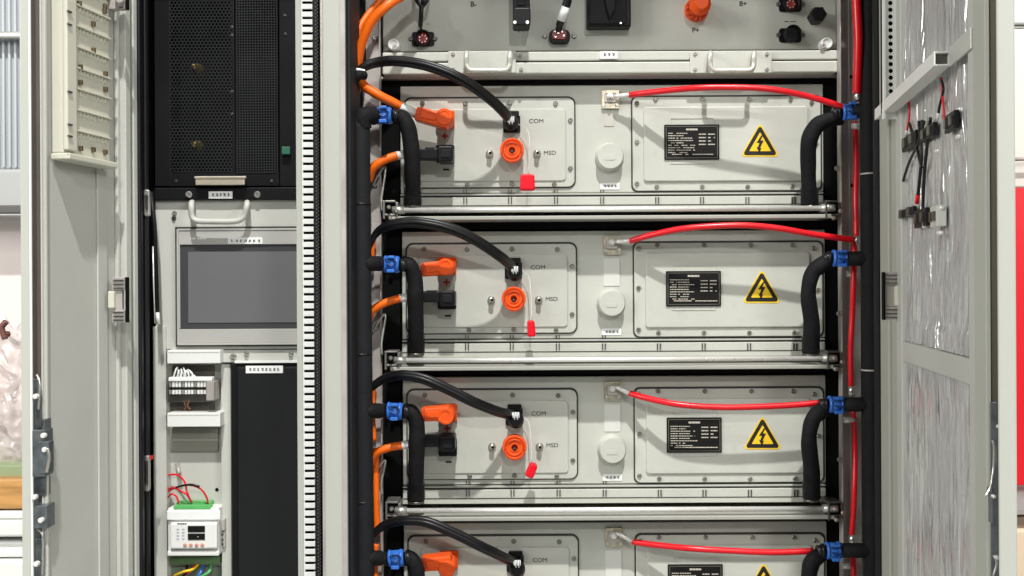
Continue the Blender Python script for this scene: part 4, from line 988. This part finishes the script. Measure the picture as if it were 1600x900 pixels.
# hoses with blue couplings
LH = [((600, 181), [(618, 182, -.085), (629, 184, -.09), (637, 198, -.09), (642, 225, -.085), (645, 265, -.075), (645, 300, -.06), (645, 322, -.05)]),
      ((612, 413), [(629, 412, -.085), (641, 416, -.09), (648, 436, -.085), (649, 470, -.08), (650, 520, -.065), (650, 552, -.05)]),
      ((617, 642), [(633, 642, -.085), (644, 645, -.09), (651, 664, -.085), (651, 700, -.08), (650, 750, -.065), (650, 783, -.05)]),
      ((619, 872), [(634, 871, -.085), (645, 876, -.09), (651, 895, -.085), (652, 940, -.07)])]
LL = ['left foam hose of the topmost pack, curving down from its blue coupling', 'left foam hose of the second pack', 'left foam hose of the third pack', 'left foam hose of the lowest pack, cut by the photo edge']
RH = [((1327, 175), [(1313, 184, -.085), (1296, 187, -.09), (1276, 197, -.09), (1264, 222, -.085), (1263, 265, -.07), (1265, 322, -.05)]),
      ((1312, 404), [(1298, 407, -.085), (1284, 414, -.09), (1269, 428, -.09), (1263, 460, -.085), (1268, 505, -.07), (1267, 553, -.05)]),
      ((1306, 632), [(1294, 636, -.085), (1282, 643, -.09), (1269, 658, -.09), (1264, 690, -.085), (1268, 735, -.07), (1268, 780, -.05)]),
      ((1302, 860), [(1292, 862, -.085), (1280, 868, -.09), (1268, 880, -.09), (1264, 905, -.085), (1266, 950, -.07)])]
RL = ['right foam hose of the topmost pack, meeting a blue coupling under the red cable', 'right foam hose of the second pack, with a bulge halfway', 'right foam hose of the third pack', 'right foam hose of the lowest pack, cut by the photo edge']
def coupling(cx, cy, side, lab, i):
    Y = -.095
    t = thing('hose_coupling', P(cx, cy + 14, Y), lab, 'coupling', 'blue quick couplings on the coolant branches')
    c0 = P(cx, cy, Y); k = kk(Y); tl = R(random.uniform(-4, 4)); ax = Vector((math.cos(tl), 0, math.sin(tl)))
    def cyl(mb, u0, u1, r): mb.tube([c0 + ax*u0*k, c0 + ax*u1*k], r*k, 18, spline=False)
    m = MB(); cyl(m, -12, 12, 12.4); m.build('body', BLUE, t)
    m = MB(); cyl(m, -11, -8, 13.5); cyl(m, 6, 10, 13.5); m.each('collar', BLUE, t)
    m = MB()
    q_ = [c0 + ax*u*k + Vector((0, -.0165, v*k)) for u, v in ((-9, 7), (2, 9), (8, 3), (3, -3), (-6, 0))]
    m.tube(q_, .0016, 8); m.build('release_clip', mat('blue_dark', (.012, .04, .16), .35), t)
    m = MB(); m.wbox(c0.x - 6*k, c0.x + 6*k, Y - .021, Y - .012, c0.z - 13*k, c0.z - 8*k); m.wbox(c0.x - 4*k, c0.x + 6*k, Y - .020, Y - .012, c0.z + 9*k, c0.z + 13*k); m.each('release_tab', BLUE, t, .001)
    m = MB(); cyl(m, -26, -12.5, 8.5); cyl(m, 12.5, 24, 8.5); cyl(m, -19, -15, 11); cyl(m, 15, 18, 11); m.each('pipe_stub', CABLE, t)
for side, H, LBL in (('left', LH, LL), ('right', RH, RL)):
    for i, ((cx, cy), pts) in enumerate(H):
        row = ['topmost', 'second', 'third', 'lowest'][i]
        coupling(cx, cy, side, '%s coupling on the %s coolant pipe branch of the %s pack' % ('bright blue' if side == 'left' else 'deep blue', side, row), i)
        q_ = [P(*p) for p in pts]; t = thing('coolant_hose', min(q_, key=lambda v: v.z), LBL[i], 'hose', 'black foam hoses from the couplings down to the packs')
        rnd = random.Random(i + (10 if side == 'left' else 30)); ph = rnd.uniform(0, 6)
        m = MB(); m.tube(q_, .0142, 18, 10, rf=lambda f, k_: 1 + .05*math.sin(f*9 + ph) + .02*math.sin(f*31 + ph)); m.build('foam_sleeve', FOAM, t)
        if i < 3:
            e_ = q_[-1]; m = MB(); m.tube([e_ + Vector((0, 0, .028)), e_ + Vector((0, 0, .002))], .0160, 18, spline=False); m.build('end_sleeve', RUBBER, t)
            m = MB(); m.tube([e_ + Vector((0, 0, .0335)), e_ + Vector((0, 0, .030))], .0163, 18, spline=False); m.tube([e_ + Vector((0, 0, .001)), e_ + Vector((0, 0, -.004))], .0150, 18, spline=False); m.each('clamp', DSTEEL, t)

# coolant manifolds
def pipe(nm, lab, px, Y, rpx, y0, y1, bands, mt):
    t = thing(nm, P(px, y1, Y), lab, 'pipe', 'upright coolant pipes')
    xa_ = PX(px, Y); z0, z1_ = CZ - (y1-450)*kk(Y), CZ - (y0-450)*kk(Y)
    m = MB(); n_ = 60; m.tube([(xa_ - (z0 + (z1_-z0)*j/n_ - CZ)*.004, Y, z0 + (z1_-z0)*j/n_) for j in range(n_+1)], rpx*kk(Y), 22, spline=False, rf=lambda f, k_: 1 + .015*math.sin(k_*1.7)); m.build('foam_sleeve', mt, t)
    for yb, mt2 in bands:
        m = MB(); zz = CZ - (yb-450)*kk(Y); m.tube([(xa_, Y, zz - .0015), (xa_, Y, zz + .0015)], (rpx + .8)*kk(Y), 22, spline=False); m.build('strap', mt2, t)
MAN = mat('manifold_foam', (.014, .015, .017), .62, 0, .12, 30, .4, 200, spec=.15)
pipe('coolant_pipe', 'upright foam wrapped coolant pipe at the left of the packs', 565, -.115, 15.5, 186, 1000, ((318, CABLE), (552, CABLE), (782, CABLE)), MAN)
pipe('coolant_pipe', 'upright black coolant pipe beside the red cables on the right', 1361, -.115, 15, -100, 1000, ((275, GALVD), (581, GALVD)), FOAM)
t = thing('pipe_joint', P(566, 200, -.12), 'black elbow joint at the top of the left coolant pipe', 'pipe joint')
m = MB(); m.tube([P(566, 200, -.115), P(566, 186, -.118), P(572, 181, -.115), P(584, 181, -.10)], .0165, 16); m.build('elbow', FOAM, t)
for i, (cy, lab) in enumerate(((412, 'black branch from the left coolant pipe at the second pack'), (642, 'black branch from the left coolant pipe at the third pack'), (872, 'black branch from the left coolant pipe at the lowest pack'))):
    m = MB(); m.tube([P(566, cy + 4, -.115), P(578, cy, -.115), P(594, cy, -.100)], .0135, 16); tag(m.build('pipe_branch', FOAM), lab, 'pipe branch', 'branches of the left coolant pipe')
for i, (cx, cy, lab) in enumerate(((1344, 173, 'black branch from the right coolant pipe at the topmost pack'), (1336, 404, 'black branch from the right coolant pipe at the second pack'), (1331, 632, 'black branch from the right coolant pipe at the third pack'), (1329, 860, 'black branch from the right coolant pipe at the lowest pack'))):
    m = MB(); m.tube([P(1357, cy, -.115), P(cx + 4, cy, -.11), P(cx - 12, cy, -.095)], .0130, 16); tag(m.build('pipe_branch', FOAM), lab, 'pipe branch', 'branches of the right coolant pipe')
    m = MB(); m.tube([P(cx - 13, cy + 24, -.05), P(cx + 4, cy + 24, -.05)], .0055, 12, spline=False); m.tube([P(cx - 10, cy + 28, -.05), P(cx + 8, cy + 28, -.05)], .0012, 8, spline=False)
    tag(m.build('pipe_support', ROD), ['small bright support under the topmost right blue coupling', 'small bright support under the second right blue coupling', 'small bright support under the third right blue coupling', 'small bright support under the lowest right blue coupling'][i], 'support', 'bright supports under the right couplings')

# black conduit strip at the upper left of the pack bay
m = MB(); m.box(552, -120, 567, 110, -.07, -.03); tag(m.build('cable_guard', BLACKM, None, .002), 'black upright guard strip behind the orange cables', 'guard strip')

# red leads
m_top = .0080
reds = [([(984, 148.5, -.03), (1010, 145, -.05), (1080, 138, -.085), (1140, 136.5, -.095), (1200, 139, -.10), (1260, 150, -.10), (1318, 168, -.10), (1330, 178, -.09)], 'red earth cable arching over the topmost pack and under the control box'),
        ([(985, 376.5, -.03), (1015, 368, -.05), (1070, 357, -.075), (1150, 352, -.085), (1210, 356, -.085), (1270, 366, -.085), (1335, 375, -.08)], 'red earth cable arching over the second pack'),
        ([(984, 614.5, -.03), (1010, 622, -.05), (1060, 632, -.07), (1130, 636.5, -.075), (1200, 635, -.075), (1245, 632.5, -.075), (1284, 629, -.075)], 'red earth cable sagging across the third pack'),
        ([(988, 846.5, -.03), (1020, 851, -.045), (1080, 857, -.07), (1150, 861, -.075), (1210, 863, -.075), (1270, 861, -.075)], 'red earth cable sagging across the lowest pack')]
for i, (pts, lab) in enumerate(reds):
    q_ = [P(*p) for p in pts]; t = thing('earth_cable', min(q_, key=lambda v: v.z), lab, 'cable', 'red earth cables across the packs')
    m = MB(); m.tube(q_, .0056, 14, 10); m.build('jacket', REDC, t)
    ex, ey = (953.5 + OX[i], 150 + (MY[i] - 238.))
    m = MB(); m.tube([q_[0] + (q_[1]-q_[0]).normalized()*.004, P(966 + OX[i], ey + (0 if i < 2 else 1.5), -.024), P(960 + OX[i], ey, -.022)], [.0048, .004, .003], 12, spline=False); m.build('crimp_lug', ROD, t)
for pts, lab in (([(1339, -60, -.125), (1338.5, 0, -.125), (1341, 60, -.125), (1340, 110, -.12), (1339, 146, -.115)], 'thick red cable dropping from the top edge beside the right coolant pipe'),
                 ([(1336, 190, -.045), (1338, 250, -.045), (1337, 310, -.045), (1338, 372, -.06)], 'red cable partly hidden behind the right coolant pipe by the topmost pack'),
                 ([(1335, 376, -.06), (1334, 430, -.075), (1332, 490, -.075), (1329, 550, -.075), (1330, 606, -.06)], 'red cable hanging beside the second pack on the right'),
                 ([(1333, 640, -.05), (1336, 700, -.05), (1335, 770, -.065), (1331, 838, -.06)], 'red cable hanging beside the third pack on the right'),
                 ([(1333, 870, -.05), (1334, 900, -.06), (1334, 950, -.06)], 'red cable hanging beside the lowest pack on the right')):
    q_ = [P(*p) for p in pts]; t = thing('earth_riser', min(q_, key=lambda v: v.z), lab, 'cable', 'upright red cables on the right')
    m = MB(); m.tube(q_, m_top if pts[0][1] < 0 else .0052, 14); m.build('jacket', REDC, t)
    if pts[-1][1] < 900:
        e_ = q_[-1]; m = MB(); m.tube([e_ + Vector((0, 0, .003)), e_ + Vector((.001, -.002, -.013))], .0062, 10, spline=False); m.build('crimp', STEEL, t)

# red caps on clear straps
for i, (x, y, w_, h, an) in enumerate(CAPX):
    t = thing('dust_stopper', P(x, y + h, -.055), ['square red cap dangling below the topmost orange disc', 'narrow red cap dangling at the second pack', 'tilted red cap dangling at the third pack'][i], 'cap', 'red dust caps on clear straps')
    Yc = -.055; c0 = P(x, y, Yc); k = kk(Yc); pts = []
    for cx, cz in ((-.9, 1), (-.35, 1.15), (.35, 1.15), (.9, 1), (1, -.9), (.6, -1), (-.6, -1), (-1, -.9)):
        u, v = cx*w_*k, cz*h*k; pts.append((c0.x + u*math.cos(R(an)) - v*math.sin(R(an)), c0.z + u*math.sin(R(an)) + v*math.cos(R(an))))
    m = MB(); m.poly(pts, Yc - .012, Yc + .010); m.build('cap', REDP, t, .003)
    sx0, sy0 = 810 + OX[i], 200 + MY[i] - 238
    m = MB(); m.tube([P(sx0, sy0 - 6, -.02), P(sx0 + 14, sy0 + 4, -.03), P(sx0 + 18, sy0 + 30, -.045), P(x + 1, y - h - 3, -.055)], .0007, 8); m.build('strap', CLEAR, t)

# ------------------------------------------------------------------ what shows past the doors
YG = 1.4
def bgbox(nm, x0, y0, x1, y1, Y, Yb, mt, label, cat, bev=.003):
    m = MB(); m.box(x0, y0, x1, y1, Y, Yb); o = m.build(nm, mt, None, bev); return tag(o, label, cat)
WALLW = mat('wall_white', (.47, .50, .52), .6, 0, .02, 2)
t = thing('shutter_wall', P(-20, 265, YG), 'white ribbed wall panel at the far left behind the door', 'wall panel')
m = MB(); m.box(-260, -200, 60, 264, YG, YG + .02); m.build('sheet', WALLW, t)
for i in range(34):
    m = MB(); m.box(-258 + i*9.3, -198, -254 + i*9.3, 262, YG - .012, YG - .0005); m.build('rib', WALLW, t, .003)
m = MB(); m.box(-260, 49, 60, 60, YG - .05, YG - .0125); m.build('cross_rail', GALV, t, .006)
m = MB(); m.box(-260, 268, 60, 331, YG - .03, YG + .02); tag(m.build('wall_ledge', mat('ledge_grey', (.42, .43, .42), .6), None, .004), 'grey ledge under the ribbed wall panel at the far left', 'ledge')
m = MB(); m.box(-260, 321, 60, 334, YG - .06, YG - .0305); tag(m.build('shelf_rail', mat('brown_rail', (.10, .095, .09), .5), None, .004), 'dark rail across the background at the far left', 'rail')
# wrapped goods
PINK = mat('pink_wrap', (.80, .71, .68), .5, 0, .08, 3, .3, 20, dirt=.1)
bgbox('wrapped_crate', -200, 336, 45, 742, YG + .1, YG + .6, PINK, 'tall goods wrapped in pinkish film at the far left', 'crate', .02)
from mathutils import noise
def crumple(x0, y0, x1, y1, Y, seed, amp):
    NX, NZ = 40, 60; vs = []; fs = []; a_ = P(x0, y1, Y); b_ = P(x1, y0, Y)
    for i in range(NX+1):
        for j in range(NZ+1):
            f, g_ = i/NX, j/NZ; ed = noise.noise(Vector((g_*5, seed, 0)))*.2
            x = a_.x + (b_.x - a_.x)*(f*(1 + ed*(f))); z = a_.z + (b_.z - a_.z)*g_*(1 + .12*noise.noise(Vector((f*4, seed + 3, 0))))
            h = (1 - abs(noise.noise(Vector((f*6, g_*9, seed))))*2)*amp*min(1, 4*f, 4*(1-f), 5*g_ + .2, 5*(1-g_) + .2)
            vs.append((x, Y - h, z))
    for i in range(NX):
        for j in range(NZ): A = i*(NZ+1)+j; fs.append((A, A+NZ+1, A+NZ+2, A+1))
    m = MB(); m.add(vs, fs, True); return m
film = mat('clear_film', (.80, .72, .70), .22, 0, .1, 30, .3, 60, spec=.8)
film.node_tree.nodes['Principled BSDF'].inputs['Transmission Weight'].default_value = .55
tag(crumple(-90, 490, 42, 726, YG - .12, 5, .035).build('plastic_film', film), 'crumpled pale plastic film hanging at the far left edge', 'film')
m = MB(); m.tube([P(10, 502, YG - .28), P(3, 512, YG - .28), P(8, 530, YG - .28)], .009); m.lathe(12, 522, YG - .26, [(5, 0), (5, .02)], 10)
tag(m.build('film_clip', mat('clip_brown', (.16, .06, .05), .4)), 'small brown metal clip on the plastic film', 'clip')
bgbox('green_board', -200, 728, 46, 747, YG - .2, YG + .3, mat('green_board', (.27, .34, .19), .6, 0, .1, 10), 'green board lying on the wood block at the far left', 'board')
bgbox('wood_block', -200, 749, 46, 796, YG - .25, YG + .3, mat('amber_wood', (.52, .27, .085), .45, 0, .3, 5, stretch=(1, 1, 12)), 'amber wood beam under the green board', 'wood beam', .006)
t = thing('white_pallet_rack', P(-20, 990, YG - .2), 'white stepped metal ledges below the wood beam', 'rack')
for y0, y1, dy in ((800, 812, .02), (815, 840, .0), (846, 872, .03), (877, 990, .01)):
    m = MB(); m.box(-200, y0, 46, y1, YG - .28 + dy, YG + .2); m.build('ledge', WHITE, t, .008)
m = MB(); m.box(-200, 797, 46, 990, YG - .2, YG - .18); m.build('back', GALVD, t)
# right side
t = thing('white_cupboard', P(1640, 292, YG), 'white panelled cupboard behind the red panel at the far right', 'cupboard')
m = MB(); m.box(1560, 44, 1900, 292, YG - .02, YG + .3); m.build('door_panel', mat('warm_white', (.70, .71, .64), .55, 0, .02, 3), t, .005)
m = MB(); m.box(1560, -200, 1900, 36, YG - .02, YG + .3); m.build('upper_panel', mat('cool_white', (.62, .64, .64), .55, 0, .02, 3), t, .005)
m = MB(); m.box(1560, 36.5, 1900, 43.5, YG, YG + .02); m.build('gap_line', DSTEEL, t)
m = MB(); m.tube([P(1583, 249, YG - .06), P(1640, 247, YG - .06)], .006, spline=False); m.build('bar', GALVD, t)
m = MB(); m.rrect(1500, 293, 1800, 758, 10, YG - .2, YG - .17); tag(m.build('red_board', mat('red_board', (.72, .004, .012), .4, 0, .03, 3), None, .003), 'tall bright red board at the far right edge', 'board')
bgbox('white_bin', 1560, 758, 1900, 806, YG - .12, YG + .2, mat('bin_white', (.70, .66, .66), .5), 'white box top beneath the red board', 'box', .02)
bgbox('cream_box', 1560, 826, 1900, 1100, YG - .1, YG + .2, mat('cream_box', (.74, .58, .42), .6, 0, .04, 4), 'cream coloured box at the lower right edge', 'box', .01)
bgbox('brown_strip', 1560, 807, 1900, 825, YG - .09, YG + .2, mat('brown_strip', (.28, .2, .13), .6), 'brown strip between the white and cream boxes at the right edge', 'strip')
w_ = MB(); w_.wbox(-6, 6, 3.0, 3.1, 0, 4); o = w_.build('wall', mat('hall_wall', (.55, .56, .55), .7, 0, .03, 1)); tag(o, 'plain pale hall wall behind everything', 'wall')
